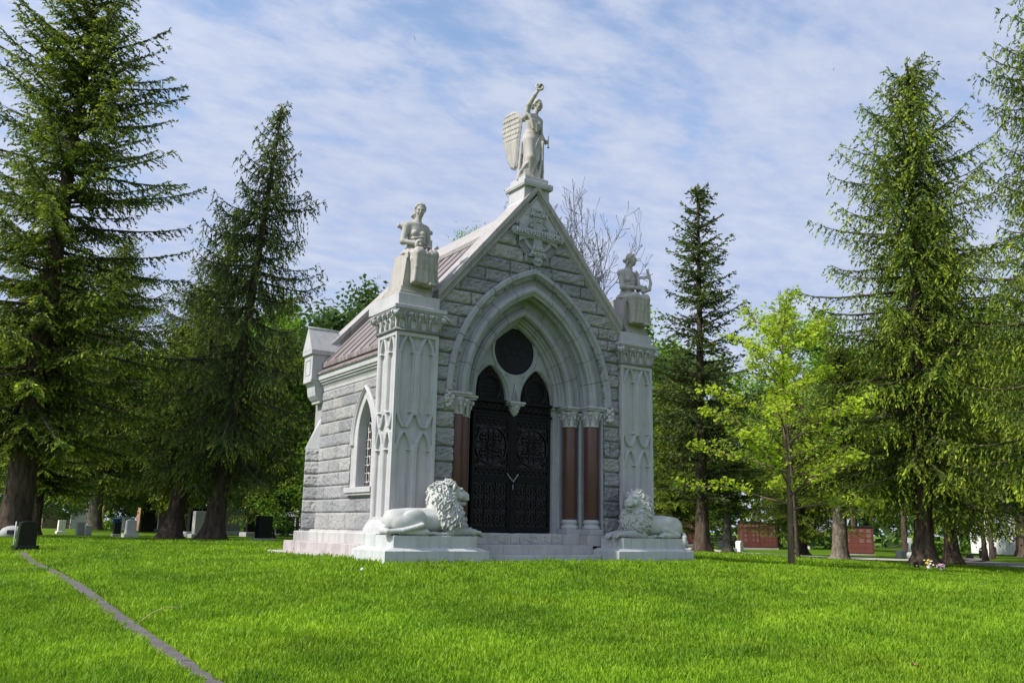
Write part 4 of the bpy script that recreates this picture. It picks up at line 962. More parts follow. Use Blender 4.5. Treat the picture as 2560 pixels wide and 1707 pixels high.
# ---- lions
def lion(left):
    "built along +x (facing +x) with centre line y=0, base z=0; the right-hand one looks aside"
    S = SDF((-1.12, -.36, -.24), (1.0, .36, 1.0), .0092)
    S.ell((-.46, 0, .23), (.38, .20, .21), .06); S.ell((-.05, 0, .235), (.42, .20, .205), .08); S.ell((.25, 0, .27), (.25, .205, .26), .08)
    S.ell((-.72, 0, .22), (.22, .21, .19), .06)
    S.cap((-.80, 0, .30), (-.1, 0, .355), .10, .09, .06); S.cap((-.1, 0, .35), (.15, 0, .42), .09, .11, .06)
    for sg in (-1, 1):
        # hind leg folded: haunch, shank, paw
        S.ell((-.47, sg*.165, .235), (.25, .085, .185), .014, (0, -.3, 0)); S.ell((-.62, sg*.165, .17), (.22, .09, .14), .04)
        S.chain([(-.36, sg*.20, .17), (-.62, sg*.215, .07), (-.70, sg*.20, .06)], [.07, .055, .05], .03)
        S.chain([(-.70, sg*.20, .055), (-.42, sg*.225, .05), (-.25, sg*.235, .055)], [.05, .05, .062], .02)
        for q in range(4): S.cap((-.27, sg*(.235)+(q-1.5)*.026, .055), (-.185, sg*.235+(q-1.5)*.03, .038), .030, .024, .008)
        # foreleg stretched forward
        S.ell((.28, sg*.155, .24), (.15, .08, .19), .04); S.chain([(.24, sg*.17, .13), (.22, sg*.19, .06), (.40, sg*.155, .075), (.66, sg*.115, .075)], [.09, .075, .072, .062], .03)
        S.ell((.72, sg*.115, .06), (.10, .072, .062), .02)
        for q in range(4):
            yy = sg*.115+(q-1.5)*.036
            S.chain([(.74, yy, .065), (.82, yy, .055), (.865, yy, .015)], [.032, .033, .026], .006)
            S.cap((.885, yy, .0), (.895, yy, -.018), .011, .006, .004)
    # ribs/flank hollow
    S.ell((-.16, -.245, .20), (.10, .05, .16), .05, None, True)
    # skirt of drapery-like belly fur on the base
    for sg in (-1, 1): S.chain([(-.12, sg*.19, .04), (.05, sg*.21, .02), (.22, sg*.20, .03)], [.03, .035, .03], .02)
    # tail
    if left: S.chain([(-.86, .05, .16), (-.97, -.05, .07), (-.95, -.20, .055), (-.70, -.27, .075), (-.45, -.285, .14), (-.36, -.285, .165)], [.055, .05, .042, .04, .04, .045], .015); S.ell((-.95, -.12, .06), (.08, .09, .06), .02)
    else: S.chain([(-.86, .05, .18), (-.97, .02, .13), (-1.04, -.02, .02), (-1.06, -.06, -.08), (-1.04, -.10, -.16)], [.055, .045, .04, .036, .034], .015); S.chain([(-.88, -.10, .10), (-.86, -.20, .08), (-.80, -.275, .02), (-.77, -.285, -.10), (-.77, -.285, -.20)], [.035, .04, .05, .052, .022], .012)
    # neck and head
    yaw = -.06 if left else -.42
    ca, sa = math.cos(yaw), math.sin(yaw); hc = np.array([.31, 0, .70]) if left else np.array([.29, -.03, .70])
    P = lambda a, b, d: hc+np.array([a*ca-b*sa, a*sa+b*ca, d])
    S.ell((.17, 0, .52), (.25, .19, .28), .08); S.ell((.30, 0, .38), (.20, .19, .25), .06)
    S.ell(P(0, 0, .02), (.17, .155, .165), .04, (0, 0, yaw))
    S.chain([P(.10, 0, .03), P(.22, 0, -.02), P(.285, 0, -.045)], [.105, .082, .066], .03)           # muzzle
    S.ell(P(.275, .0, -.075), (.055, .075, .05), .025, (0, 0, yaw)); S.cap(P(.15, 0, -.135), P(.265, 0, -.15), .06, .042, .02)     # chops, jaw
    S.custom(lambda X, Y, Z: (lambda x, y, z: np.maximum(np.abs(z+.113+.25*np.maximum(.24-x, 0)*0+.12*np.abs(y))-.008, np.maximum(np.abs(y)-.075, .16-x)))((X-hc[0])*ca+(Y-hc[1])*sa, -(X-hc[0])*sa+(Y-hc[1])*ca, Z-hc[2]), hc-.4, hc+.4, .01, True)   # mouth
    S.cap(P(.325, -.022, -.02), P(.325, .022, -.02), .024, .024, .012); S.cap(P(.16, 0, .085), P(.31, 0, .0), .042, .034, .02)  # nose pad and bridge
    S.cap(P(.345, 0, -.045), P(.345, 0, -.10), .006, .006, .006, True)
    for sg in (-1, 1):
        S.ell(P(.345, sg*.018, -.03), (.012, .010, .008), .006, None, True)
        S.ell(P(.185, sg*.082, .055), (.036, .024, .017), .012, None, True); S.ell(P(.172, sg*.078, .052), (.022, .018, .013), .004)
        S.cap(P(.205, sg*.035, .092), P(.155, sg*.105, .085), .024, .02, .015)                   # brow
        S.ell(P(.15, sg*.105, -.03), (.06, .04, .06), .03, (0, 0, yaw))                             # cheek
        S.ell(P(-.01, sg*.165, .105), (.03, .06, .062), .015, (0, 0, yaw+sg*.5)); S.ell(P(.035, sg*.178, .105), (.035, .034, .036), .01, None, True)   # ear
        S.ell(P(.30, sg*.04, -.075), (.045, .036, .034), .01)
    # mane: locks grown from the surface, flowing away from the face
    S.ell((.12, 0, .58), (.20, .165, .27), .06)
    r1 = np.random.default_rng(21 if left else 22); fwv = np.array([ca, sa, 0])
    def pred(P_, N_):
        q = P_-hc; a = q@fwv
        sdv = np.array([-sa, ca, 0]); sdist = np.abs(q@sdv)
        face = ((a > .045) & (q[:, 2] > -.20) & (np.linalg.norm(q-np.outer(a, fwv)-np.array([0, 0, -.02]), axis=1) < .17)) | (np.linalg.norm(np.stack([a+.0, sdist-.17, q[:, 2]-.105], 1), axis=1) < .078)
        return (~face) & (P_[:, 2] > .17+.10*r1.random(len(P_))) & (P_[:, 0] > -.06+.30*np.clip(.62-P_[:, 2], 0, 1)) & ~((a > .2))
    for gap, sc_ in ((.050, 1.0), (.036, .8)):
        Ps, Ns = S.samples(pred, gap, 3)
        for p_, n_ in zip(Ps, Ns):
            q = p_-hc; a = q@fwv; rad = q-fwv*a; rad /= np.linalg.norm(rad)+1e-9
            fl = rad*.55*(a > -.05)-fwv*.75*(a > -.12)+np.array([-.15, 0, -1.0 if p_[2] < hc[2]+.10 else -.1])*.9
            fl /= np.linalg.norm(fl); fl = fl+r1.normal(0, .13, 3); fl -= n_*(fl@n_); fl /= np.linalg.norm(fl)+1e-9; w_ = np.cross(n_, fl)*r1.uniform(-.022, .022); ln = r1.uniform(.10, .16)*sc_
            S.chain([p_-n_*.006, p_+fl*ln*.4+n_*.012*sc_+w_, p_+fl*ln*.8+n_*.009*sc_-w_*.5, p_+fl*ln-n_*.002], [.017*sc_, .020*sc_, .015*sc_, .006], .005)
    return S.mesh('lion_body')
for left in (True, False):
    rt_ = tag(empty('lion_statue', (-2.33 if left else 2.42, -.36, .452), 0), 'pale carved stone lion lying in profile and looking to the right, on the left plinth' if left else 'pale carved stone lion with its head turned to the viewer, on the right plinth', 'statue')
    o = link('lion_body', lion(left), MT['lion'], rt_)
    if not left: o.rotation_euler = (0, 0, 0); o.scale = (-1, 1, 1)
    o.location = (0, 0, 0)
# ---- chain and padlock
mb = MB()
def link_chain(a, b, n, sag=.0):
    a, b = Vector(a), Vector(b)
    for k in range(n):
        t0, t1 = k/n-.15/n, (k+1)/n+.15/n; p0, p1 = a.lerp(b, t0), a.lerp(b, t1); d = (p1-p0); c = (p0+p1)/2; L_ = d.length/2; d.normalize()
        sd0 = d.cross(Vector((0, 1, 0))).normalized() if k % 2 else Vector((0, 1, 0))
        mb.tube([c+d*L_*math.cos(q)+sd0*.011*math.sin(q) for q in np.linspace(0, 2*math.pi, 11)[:-1]], .0042, 5, True)
link_chain((-.135, .755, 1.64), (.0, .735, 1.485), 7); link_chain((.135, .755, 1.64), (.0, .735, 1.485), 7); link_chain((-.005, .735, 1.49), (-.002, .74, 1.34), 5)
ch = tag(mb.build('door_chain', MT['chain']), 'silver steel chain hanging in a V across the black doors', 'chain')
mb = MB(); mb.box(-.022, .022, .722, .742, 1.43, 1.475, .004); mb.tube([(-.014, .732, 1.47), (-.014, .732, 1.492), (0, .732, 1.502), (.014, .732, 1.492), (.014, .732, 1.47)], .004, 6)
tag(mb.build('padlock', MT['iron']), 'small dark padlock where the silver door chain meets', 'padlock')
CTRL = np.array([(-7.05, 17.61, 0.07), (-1.11, 17.38, -0.01), (-2.06, 19.22, 0.01), (-2.06, 35.1, 0.16), (-7.57, 8.19, -0.06), (-3.97, 31.5, 0), (-3.89, 26.56, -0.01), (-3.73, 25.84, -0.01), (-2.81, 22.17, 0.01), (-2.9, 23.45, 0.03), (-7.35, 16.57, 0.08), (-7.73, 8.91, -0.07), (-2.35, 54.93, -0.03), (0.77, 50.42, -0.02), (-1.1, 61.46, -0.06), (3.19, 48.82, -0.01), (3.56, 48.57, 0.02), (1.98, 52.07, -0.02), (-2.49, 57.45, 0.05), (3.42, 38.88, 0), (0.99, 28.24, -0.02), (0.27, 23.82, -0.01), (4.23, 33.45, -0.01), (3.88, 28.78, -0.01), (0.2, 16.5, 0.03), (11.18, 55.83, -0.15), (12.52, 54.97, -0.27), (14.7, 51.08, -0.24), (11.26, 6.78, -0.05), (6.98, -0.17, -0.13), (10.52, 2.37, -0.08), (15.79, 9.94, -0.18), (14.02, 3.77, -0.19), (14.27, 1.16, -0.24), (10.68, -3.8, -0.29), (20.78, 4.24, -0.36), (28.88, 7.48, -0.4), (32.59, 13.6, -0.4), (30.4, 28.49, -0.32), (31.66, 27.65, -0.29), (35.85, 27.39, -0.49), (37.74, 26.13, -0.45), (36.28, 19.8, -0.64), (37.45, 19.02, -0.61), (32.59, 25.87, -0.51), (62.46, 24.58, -0.75), (67.53, 21.26, -0.83), (31.76, 10.49, -0.49), (31.77, 12.93, -0.47), (12.64, 0.4, -0.25), (12.74, 0.1, -0.3), (-8.67, 120.25, 0.24), (28.67, 95.75, -0.31), (82.56, 60.3, -0.81), (111.57, 41.2, -0.96), (3.5, -1, 0), (-3.5, -1, 0), (-3.4, 5.4, 0), (3.4, 5.4, 0), (0, -1.2, 0), (0, 2, 0), (-9.7, -13.83, -0.85), (-7.7, -6.84, -0.56), (-7.7, -3.29, -0.42), (-7.7, 5.22, -0.19), (-7.7, 8.6, -0.08), (-12, -10, -0.83), (-2, -16, -0.9), (2, -8, -0.43), (-20, -20, -1.1), (-30, 10, -0.2), (8, -6, -0.3), (-60, 60, 0.2), (100, -30, -1), (60, -60, -1.4), (-60, -60, -1.6), (20, -20, -0.9), (-2, -4, -0.22)])
# ------------------------------------------------------------------ ground
_r = np.hypot(CTRL[:, None, 0]-CTRL[None, :, 0], CTRL[:, None, 1]-CTRL[None, :, 1])/20
_K = np.where(_r > 0, _r*_r*np.log(_r+1e-9), 0)+.001*np.eye(len(CTRL)); _Q = np.c_[np.ones(len(CTRL)), CTRL[:, :2]/20]
_W = np.linalg.solve(np.block([[_K, _Q], [_Q.T, np.zeros((3, 3))]]), np.r_[CTRL[:, 2], 0, 0, 0])
def G(x, y):
    x = np.clip(np.asarray(x, float), -90, 130)/20; y = np.clip(np.asarray(y, float), -70, 130)/20; o = np.zeros(np.broadcast(x, y).shape)
    for k in range(len(CTRL)):
        r2 = (x-CTRL[k, 0]/20)**2+(y-CTRL[k, 1]/20)**2; o = o+_W[k]*.5*r2*np.log(r2+1e-12)
    return o+_W[-3]+_W[-2]*x+_W[-1]*y
def gz(x, y): return float(G(np.array(x), np.array(y)))
def axis(lo, hi, f0, f1, st):
    a = list(np.arange(f0, f1+1e-6, st)); q = st; v = f1
    while v < hi: q *= 1.25; v = min(hi, v+q); a.append(v)
    q = st; v = f0
    while v > lo: q *= 1.25; v = max(lo, v-q); a.insert(0, v)
    return np.array(a)
gx = axis(-900, 900, -14, 34, .5); gy = axis(-900, 900, -18, 40, .5)
V, F = hf(gx, gy, lambda U, V: G(U, V), lambda u, v, d: (u, v, d))
m, t, b = mat('lawn'); c = nd(t, 'ShaderNodeTexCoord').outputs['Object']
na = nd(t, 'ShaderNodeTexNoise', Scale=.35, Detail=5, Roughness=.6); nb = nd(t, 'ShaderNodeTexNoise', Scale=28, Detail=4, Roughness=.7); nc = nd(t, 'ShaderNodeTexNoise', Scale=2.2, Detail=4, Roughness=.6)
for n in (na, nb, nc): t.links.new(c, n.inputs['Vector'])
c1 = ramp(t, na.outputs[0], [(.35, (.075, .14, .008)), (.5, (.10, .18, .010)), (.68, (.13, .21, .012))])
c2 = mixc(t, .55, c1, ramp(t, nb.outputs[0], [(.3, (.35, .4, .3)), (.6, (1.1, 1.1, 1.0))]), 'MULTIPLY')
c3 = mixc(t, .5, c2, ramp(t, nc.outputs[0], [(.35, (.6, .7, .55)), (.62, (1.1, 1.1, 1.05))]), 'MULTIPLY')
t.links.new(c3, b.inputs['Base Color']); b.inputs['Roughness'].default_value = .9; b.inputs['Specular IOR Level'].default_value = .1
bump(t, b, nb.outputs[0], .8, .05); MT['lawn'] = m
lawn = tag(link('lawn', np_mesh('lawn', V, F), MT['lawn']), 'mown green lawn sloping up to the mausoleum', 'lawn', kind='structure')
def leafmat(name, base, tip, trans=.35, var=.35, sc=.8, rough=.6):
    m, t, b = mat(name); out = t.nodes['Material Output']
    a = nd(t, 'ShaderNodeAttribute', attribute_name='tip').outputs['Fac']
    c = nd(t, 'ShaderNodeTexCoord').outputs['Object']; n = nd(t, 'ShaderNodeTexNoise', Scale=sc, Detail=4, Roughness=.65); t.links.new(c, n.inputs['Vector'])
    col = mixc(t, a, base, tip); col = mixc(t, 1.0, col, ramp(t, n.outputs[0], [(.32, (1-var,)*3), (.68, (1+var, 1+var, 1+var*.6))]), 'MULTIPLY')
    t.links.new(col, b.inputs['Base Color']); b.inputs['Roughness'].default_value = rough; b.inputs['Specular IOR Level'].default_value = .25
    tr = nd(t, 'ShaderNodeBsdfTranslucent'); t.links.new(col, tr.inputs['Color']); ms = nd(t, 'ShaderNodeMixShader'); ms.inputs[0].default_value = trans
    t.links.new(b.outputs[0], ms.inputs[1]); t.links.new(tr.outputs[0], ms.inputs[2]); t.links.new(ms.outputs[0], out.inputs['Surface'])
    return m
MT['blade'] = leafmat('grass_blade', (.115, .240, .009), (.29, .44, .020), .4, .3, .5)
MT['needle'] = leafmat('spruce_needle', (.050, .086, .014), (.40, .48, .034), .38, .5, .45)
MT['needle2'] = leafmat('spruce_needle_lush', (.060, .105, .014), (.44, .53, .036), .38, .45, .45)
MT['needle3'] = leafmat('spruce_needle_grey', (.048, .075, .022), (.30, .36, .05), .38, .45, .6)
MT['maple'] = leafmat('young_maple_leaf', (.32, .47, .025), (.50, .62, .045), .55, .3, 1.2)
MT['ash'] = leafmat('ash_leaf', (.22, .34, .04), (.38, .50, .08), .55, .3, 1.2)
MT['leaf'] = leafmat('broad_leaf', (.085, .19, .020), (.20, .35, .03), .5, .45, .35)
MT['leafdark'] = leafmat('dark_leaf', (.04, .085, .02), (.09, .16, .03), .4, .45, .35)
MT['leafred'] = leafmat('copper_leaf', (.10, .028, .02), (.22, .07, .045), .4, .35, .8)
def bark(name, base, dark, sc=9):
    m, t, b = mat(name); c = nd(t, 'ShaderNodeTexCoord').outputs['Object']
    mp = nd(t, 'ShaderNodeMapping'); mp.inputs['Scale'].default_value = (1, 1, .22); t.links.new(c, mp.inputs[0])
    n = nd(t, 'ShaderNodeTexNoise', Scale=sc, Detail=6, Roughness=.7); t.links.new(mp.outputs[0], n.inputs['Vector'])
    t.links.new(ramp(t, n.outputs[0], [(.35, dark), (.62, base)]), b.inputs['Base Color']); b.inputs['Roughness'].default_value = .95; b.inputs['Specular IOR Level'].default_value = .1
    bump(t, b, n.outputs[0], 1.0, .06); return m
MT['bark'] = bark('spruce_bark', (.115, .085, .065), (.035, .026, .020)); MT['barkgrey'] = bark('grey_bark', (.22, .19, .15), (.08, .065, .05), 7); MT['twig'] = bark('twig', (.12, .09, .075), (.05, .04, .035), 12)

# ---- grass blades
NB = 420000
u = rng.random(NB); s = 5.2*np.exp(u*math.log(30/5.2)); lat = (rng.random(NB)*2-1)*.68*s
dirx, diry = math.sin(YAW), math.cos(YAW)
bx = -9.704+dirx*s+diry*lat; by = -13.835+diry*s-dirx*lat
keep = ~((np.abs(bx) < 3.36) & (by > .5) & (by < 5.4)) & ~((np.abs(bx) < 3.40) & (by > -.74) & (by < .6)) & ~((np.abs(bx+7.70+.03*(vn(by*2.2, 7.)-.5)) < .092-.075*vn(by*5, 2.)**2) & (by < 7.4))
tall = np.exp(-((np.maximum(np.abs(bx)-3.4, 0))**2+np.maximum(-.74-by, 0)**2)/.02)*(by > -1.0)*(by < 5.8)
bx, by, s, tall = bx[keep], by[keep], s[keep], tall[keep]; n = len(bx)
bz = G(bx, by); patch = fbm(bx*.9, by*.9, 3.0, 3); fine = vn(bx*5, by*5); tuft = sstep(.66, .80, vn(bx*2.3+9, by*2.3, 4.))
h = (.026+.032*rng.random(n))*(.75+.7*patch)*(1+.9*tall*rng.random(n)+.55*tuft*rng.random(n))*np.where(rng.random(n) > .985, 1.7, 1.0); wd = (.0028+.00045*s)*(.7+.6*rng.random(n))
a = rng.random(n)*2*math.pi; lean = h*(.15+.5*rng.random(n)); la = rng.random(n)*2*math.pi
px, py = np.cos(a)*wd, np.sin(a)*wd; lx, ly = np.cos(la)*lean, np.sin(la)*lean
V = np.empty((n, 5, 3), np.float32)
V[:, 0] = np.c_[bx-px, by-py, bz-.01]; V[:, 1] = np.c_[bx+px, by+py, bz-.01]
V[:, 2] = np.c_[bx+lx*.4+px*.75, by+ly*.4+py*.75, bz+h*.6]; V[:, 3] = np.c_[bx+lx*.4-px*.75, by+ly*.4-py*.75, bz+h*.6]; V[:, 4] = np.c_[bx+lx, by+ly, bz+h]
i5 = np.arange(n)*5
tris = np.concatenate([np.stack([i5, i5+1, i5+2], 1), np.stack([i5, i5+2, i5+3], 1), np.stack([i5+3, i5+2, i5+4], 1)])
tv = np.clip(.12+.75*(patch-.5)+.3+.45*(fine-.5)+.30*(rng.random(n)-.5)-.22*tuft+.5*(rng.random(n) > .975), 0, 1)
tag(link('lawn_grass', np_mesh('lawn_grass', V.reshape(-1, 3), tris, False, np.repeat(tv, 5)), MT['blade']), 'short bright green grass covering the lawn', 'grass', kind='stuff')
# ---- kerb strip, path, road
def strip(name, pairs, mat_, lift, wall=0):
    V = []; F = []
    for (x0, y0), (x1, y1) in pairs:
        for q in range(5):
            t_ = q/4; x, y = x0+(x1-x0)*t_, y0+(y1-y0)*t_; V.append((x, y, gz(x, y)+lift))
    for i in range(len(pairs)-1): F += [(i*5+q, i*5+q+1, i*5+q+6, i*5+q+5) for q in range(4)]
    return link(name, np_mesh(name, V, F, False), mat_)
MT['kerb'] = stone('kerb_concrete', (.115, .105, .098), (.065, .06, .055), 40, .5, .9, (.07, .06, .05), .6, bmp=.4)
ys = np.arange(-16, 9.2, .15); mb = MB()
for i, (a_, e_) in enumerate(zip(np.arange(-16, 9, 1.25), np.arange(-16, 9, 1.25)+1.235)):
    z0, z1 = gz(-7.7, a_)+.018, gz(-7.7, e_)+.018; j = [rng.uniform(-.006, .006) for _ in range(4)]
    mb.add([(-7.785+j[0], a_, z0), (-7.62+j[0], a_, z0+j[1]), (-7.62+j[2], e_, z1+j[1]), (-7.785+j[2], e_, z1), (-7.785+j[0], a_, z0-.2), (-7.62+j[0], a_, z0-.2), (-7.62+j[2], e_, z1-.2), (-7.785+j[2], e_, z1-.2)], [(0, 1, 2, 3), (0, 4, 5, 1), (1, 5, 6, 2), (2, 6, 7, 3), (3, 7, 4, 0)])
tag(mb.build('kerb_strip', MT['kerb'], bevel=.012), 'worn concrete edging strip running through the grass', 'kerb', kind='structure')
MT['path'] = stone('path_concrete', (.42, .40, .36), (.32, .30, .27), 30, .3, .9); MT['asphalt'] = stone('road_asphalt', (.20, .19, .18), (.15, .145, .14), 60, .4, .9)
tag(strip('path', [((34, 31), (30, 31)), ((29, 22), (24.5, 21)), ((25.4, 16), (20.5, 15)), ((22.7, 10.75), (18.3, 8.2)), ((24.5, 8.4), (19.3, 6.6)), ((27.5, 8.0), (22.4, 5.8))], MT['path'], .02), 'pale concrete path beyond the trees', 'path', kind='structure')
tag(strip('road', [((36, 12), (33, 9.5)), ((27.5, 8.2), (22.2, 5.6)), ((26.3, 4.5), (18.6, .8)), ((26.5, 2.7), (16.9, -1.9)), ((27, -6), (15, -8)), ((27, -20), (14, -20))], MT['asphalt'], .024), 'grey asphalt lane at the right edge', 'road', kind='structure')

# ------------------------------------------------------------------ trees
def kites(C, A, L, W, r):
    "leaf quads: centre, axis, length, width"
    n = len(C); rnd = r.normal(size=(n, 3)); B = np.cross(A, rnd); B /= np.linalg.norm(B, axis=1, keepdims=True)+1e-9
    L = np.broadcast_to(np.asarray(L, float), (n,))[:, None]; W = np.broadcast_to(np.asarray(W, float), (n,))[:, None]
    V = np.empty((n, 4, 3), np.float32); V[:, 0] = C-A*L*.5; V[:, 1] = C+B*W*.5+A*L*.08; V[:, 2] = C+A*L*.5; V[:, 3] = C-B*W*.5+A*L*.08
    return V
def tubes(segs, seg=5):
    "segs: list of (P (k,3), R (k,))"
    VV = []; FF = []; b = 0
    for P, R in segs:
        P = np.asarray(P, float); R = np.asarray(R, float); k = len(P); T = np.gradient(P, axis=0); T /= np.linalg.norm(T, axis=1, keepdims=True)+1e-9
        ref = np.array([0, 0, 1.]) if abs(T[0, 2]) < .9 else np.array([1., 0, 0]); U = np.cross(T, ref); U /= np.linalg.norm(U, axis=1, keepdims=True)+1e-9; Wv = np.cross(T, U)
        an = np.linspace(0, 2*math.pi, seg, endpoint=False)
        Vq = P[:, None]+R[:, None, None]*(U[:, None]*np.cos(an)[None, :, None]+Wv[:, None]*np.sin(an)[None, :, None]); VV.append(Vq.reshape(-1, 3))
        i = (np.arange(k-1)[:, None]*seg+np.arange(seg)[None]); j = (np.arange(k-1)[:, None]*seg+(np.arange(seg)+1)[None] % seg)
        FF.append(np.stack([i, j, j+seg, i+seg], -1).reshape(-1, 4)+b); b += k*seg
    return np.concatenate(VV), np.concatenate(FF)
def trunk_mesh(name, H, r0, r1, seed, flare=1.9, bend=(0, 0), seg=14, h0=-.3):
    r = np.random.default_rng(seed); zs = np.concatenate([[h0, 0, .12, .3, .6, 1.0], np.linspace(1.5, H, 14)]); R = r0+(r1-r0)*np.clip(zs/H, 0, 1)**.85
    R = R*(1+(flare-1)*np.exp(-np.maximum(zs, 0)/.28)); an = np.linspace(0, 2*math.pi, seg, endpoint=False); V = []
    lob = r.uniform(0, 6.28)
    for z, q in zip(zs, R):
        m_ = 1+.16*np.sin(5*an+lob)*math.exp(-max(z, 0)/.5)+.05*np.sin(3*an+z*1.3)+.03*r.normal(size=seg)
        V.append(np.stack([bend[0]*(z/H)**2+np.cos(an)*q*m_, bend[1]*(z/H)**2+np.sin(an)*q*m_, np.full(seg, z)], 1))
    V = np.concatenate(V); k = len(zs); i = (np.arange(k-1)[:, None]*seg+np.arange(seg)[None]); j = (np.arange(k-1)[:, None]*seg+(np.arange(seg)+1)[None] % seg)
    return np_mesh(name, V, np.stack([i, j, j+seg, i+seg], -1).reshape(-1, 4))
def spruce(seed, H, R, cb, step=.36, per=7, shape=.75, e_top=.55, e_bot=-.12, droop=.25, hang=.55, tl=.55, ns=.055, nl=.17, nw=.07, tipf=.5, thin=0.0, top_open=0.0, rmin=.25):
    r = np.random.default_rng(seed); VV = []; TT = []; wood = []
    z = cb
    while z < H-.15:
        f = (z-cb)/(H-cb); base = R*max(rmin*(1-f), (1-f)**shape)*(1-.35*max(0, .22-f)/.22)
        k = per if f < .8 else max(4, per-2)
        a0 = r.uniform(0, 6.28)
        for q in range(k):
            if r.random() < thin: continue
            L = base*r.uniform(.5, 1.2); fresh = r.random(); az = a0+q*2*math.pi/k+r.normal(0, .25); e = e_bot+(e_top-e_bot)*f**1.3+r.normal(0, .08); zz = z+r.uniform(-.5, .5)*step
            n = max(5, int(L/.145)); t = np.linspace(0, 1, n)
            hx = L*t*math.cos(e); hz = L*(t*math.sin(e)-droop*(1-f)*t**2*.8+droop*.75*t**4)
            side = r.normal(0, .06)*L*t**2
            P = np.stack([np.cos(az)*hx-np.sin(az)*side, np.sin(az)*hx+np.cos(az)*side, zz+hz], 1)
            wood.append((P[::max(1, n//5)] if n > 6 else P, np.linspace(.018+.010*L, .006, len(P[::max(1, n//5)] if n > 6 else P))))
            T = np.gradient(P, axis=0); T /= np.linalg.norm(T, axis=1, keepdims=True); S = np.stack([-np.sin(az)*np.ones(n), np.cos(az)*np.ones(n), np.zeros(n)], 1)
            cs = []; ax = []; tp = []
            st = int(n*.12)
            for i in range(st, n):
                # needles along the branch itself
                m_ = 3; cs.append(P[i]+T[i]*r.uniform(-.1, .1, (m_, 1))+r.normal(0, .02, (m_, 3))); ax.append(T[i]+r.normal(0, .35, (m_, 3))); tp.append(np.full(m_, .3*t[i]))
                for sg in (-1, 1):
                    if r.random() < .06+thin*.3: continue
                    l = tl*(1.15-.75*t[i])*r.uniform(.6, 1.25)*min(1, .35+L/2.2); m_ = max(3, int(l/ns)); u = (np.arange(m_)+.6)/m_
                    d = S[i]*sg*r.uniform(.5, .9)+T[i]*r.uniform(.3, .8); d[2] -= r.uniform(.15, 1.0)*hang
                    dirn = d/np.linalg.norm(d); dd = u[:, None]*l*dirn; dd[:, 2] -= hang*.55*l*u**2
                    c = P[i]+dd+r.normal(0, .022, (m_, 3)); a_ = dirn+np.c_[np.zeros((m_, 2)), -hang*.9*u]+r.normal(0, .45, (m_, 3))
                    cs.append(c); ax.append(a_); tp.append(np.clip(tipf*(u**2.2)*(.3+.7*t[i])*(.55+.75*fresh)+r.normal(0, .09, m_), 0, 1))
            c = np.concatenate(cs); a_ = np.concatenate(ax); a_ /= np.linalg.norm(a_, axis=1, keepdims=True)+1e-9; tp = np.concatenate(tp)
            VV.append(kites(c, a_, nl*r.uniform(.7, 1.3, len(c)), nw*r.uniform(.7, 1.3, len(c)), r)); TT.append(tp)
        z += step*(1.0 if f < .7 else .75)*r.uniform(.8, 1.2)
    # leader
    m_ = 40; u = np.linspace(0, 1, m_); c = np.stack([r.normal(0, .05, m_), r.normal(0, .05, m_), H-.7+u*.8], 1); a_ = np.stack([r.normal(0, .5, m_), r.normal(0, .5, m_), np.ones(m_)], 1); a_ /= np.linalg.norm(a_, axis=1, keepdims=True)
    VV.append(kites(c, a_, nl, nw, r)); TT.append(np.full(m_, .4))
    V = np.concatenate(VV).reshape(-1, 3); n = len(V)//4
    crown = np_mesh('crown', V, np.arange(n*4).reshape(-1, 4), False, np.repeat(np.concatenate(TT), 4))
    Vw, Fw = tubes(wood, 4); limbs = np_mesh('limbs', Vw, Fw)
    return crown, limbs, n
def broad(seed, H, cb, R, leaf=.11, nleaf=26000, lw=.6, clumps=60, limbs_n=7, tilt=.6, rr=.16, spread=1.0, droopl=.3, flat=.6, shape='round'):
    "broadleaf: trunk line with limbs that fork; leaves gathered in clumps round the twig ends"
    r = np.random.default_rng(seed); wood = []; ends = []
    def grow(p, d, L, rad, lv):
        n = 5; P = [p]; dd = d/np.linalg.norm(d)
        for i in range(n-1):
            dd = dd+r.normal(0, .12, 3)+np.array([0, 0, .05]); dd /= np.linalg.norm(dd); P.append(P[-1]+dd*L/(n-1))
        P = np.array(P); wood.append((P, np.linspace(rad, rad*.55, n)))
        if lv == 0: ends.append(P[-1]); ends.append(P[-2]); return
        for q in range(r.integers(2, 4)):
            i = r.integers(2, n); nd_ = dd+r.normal(0, .55*spread, 3); nd_[2] *= .8; grow(P[i], nd_, L*r.uniform(.55, .8), rad*.5, lv-1)
        ends.append(P[-1])
    for q in range(limbs_n):
        f = q/max(1, limbs_n-1); z = cb+(H*.75-cb)*f; az = q*2.4+r.normal(0, .3); e = tilt+(1.25-tilt)*f
        L = R*(.75-.25*f)*r.uniform(.8, 1.15); grow(np.array([0, 0, z]), np.array([math.cos(az)*math.cos(e), math.sin(az)*math.cos(e), math.sin(e)]), L, rr*.42*(1-.5*f), 2)
    E = np.array(ends); k = nleaf//len(E); C = np.repeat(E, k, 0); off = r.normal(0, 1, C.shape)*np.array([1, 1, flat])*R*.11; C = C+off
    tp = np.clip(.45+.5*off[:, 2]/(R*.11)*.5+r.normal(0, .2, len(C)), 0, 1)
    a_ = r.normal(0, 1, C.shape); a_[:, 2] = a_[:, 2]*.4-droopl; a_ /= np.linalg.norm(a_, axis=1, keepdims=True)
    V = kites(C, a_, leaf*r.uniform(.7, 1.3, len(C)), leaf*lw*r.uniform(.7, 1.2, len(C)), r).reshape(-1, 3); n = len(V)//4
    crown = np_mesh('crown', V, np.arange(n*4).reshape(-1, 4), False, np.repeat(tp, 4)); Vw, Fw = tubes(wood, 5)
    return crown, np_mesh('limbs', Vw, Fw), n
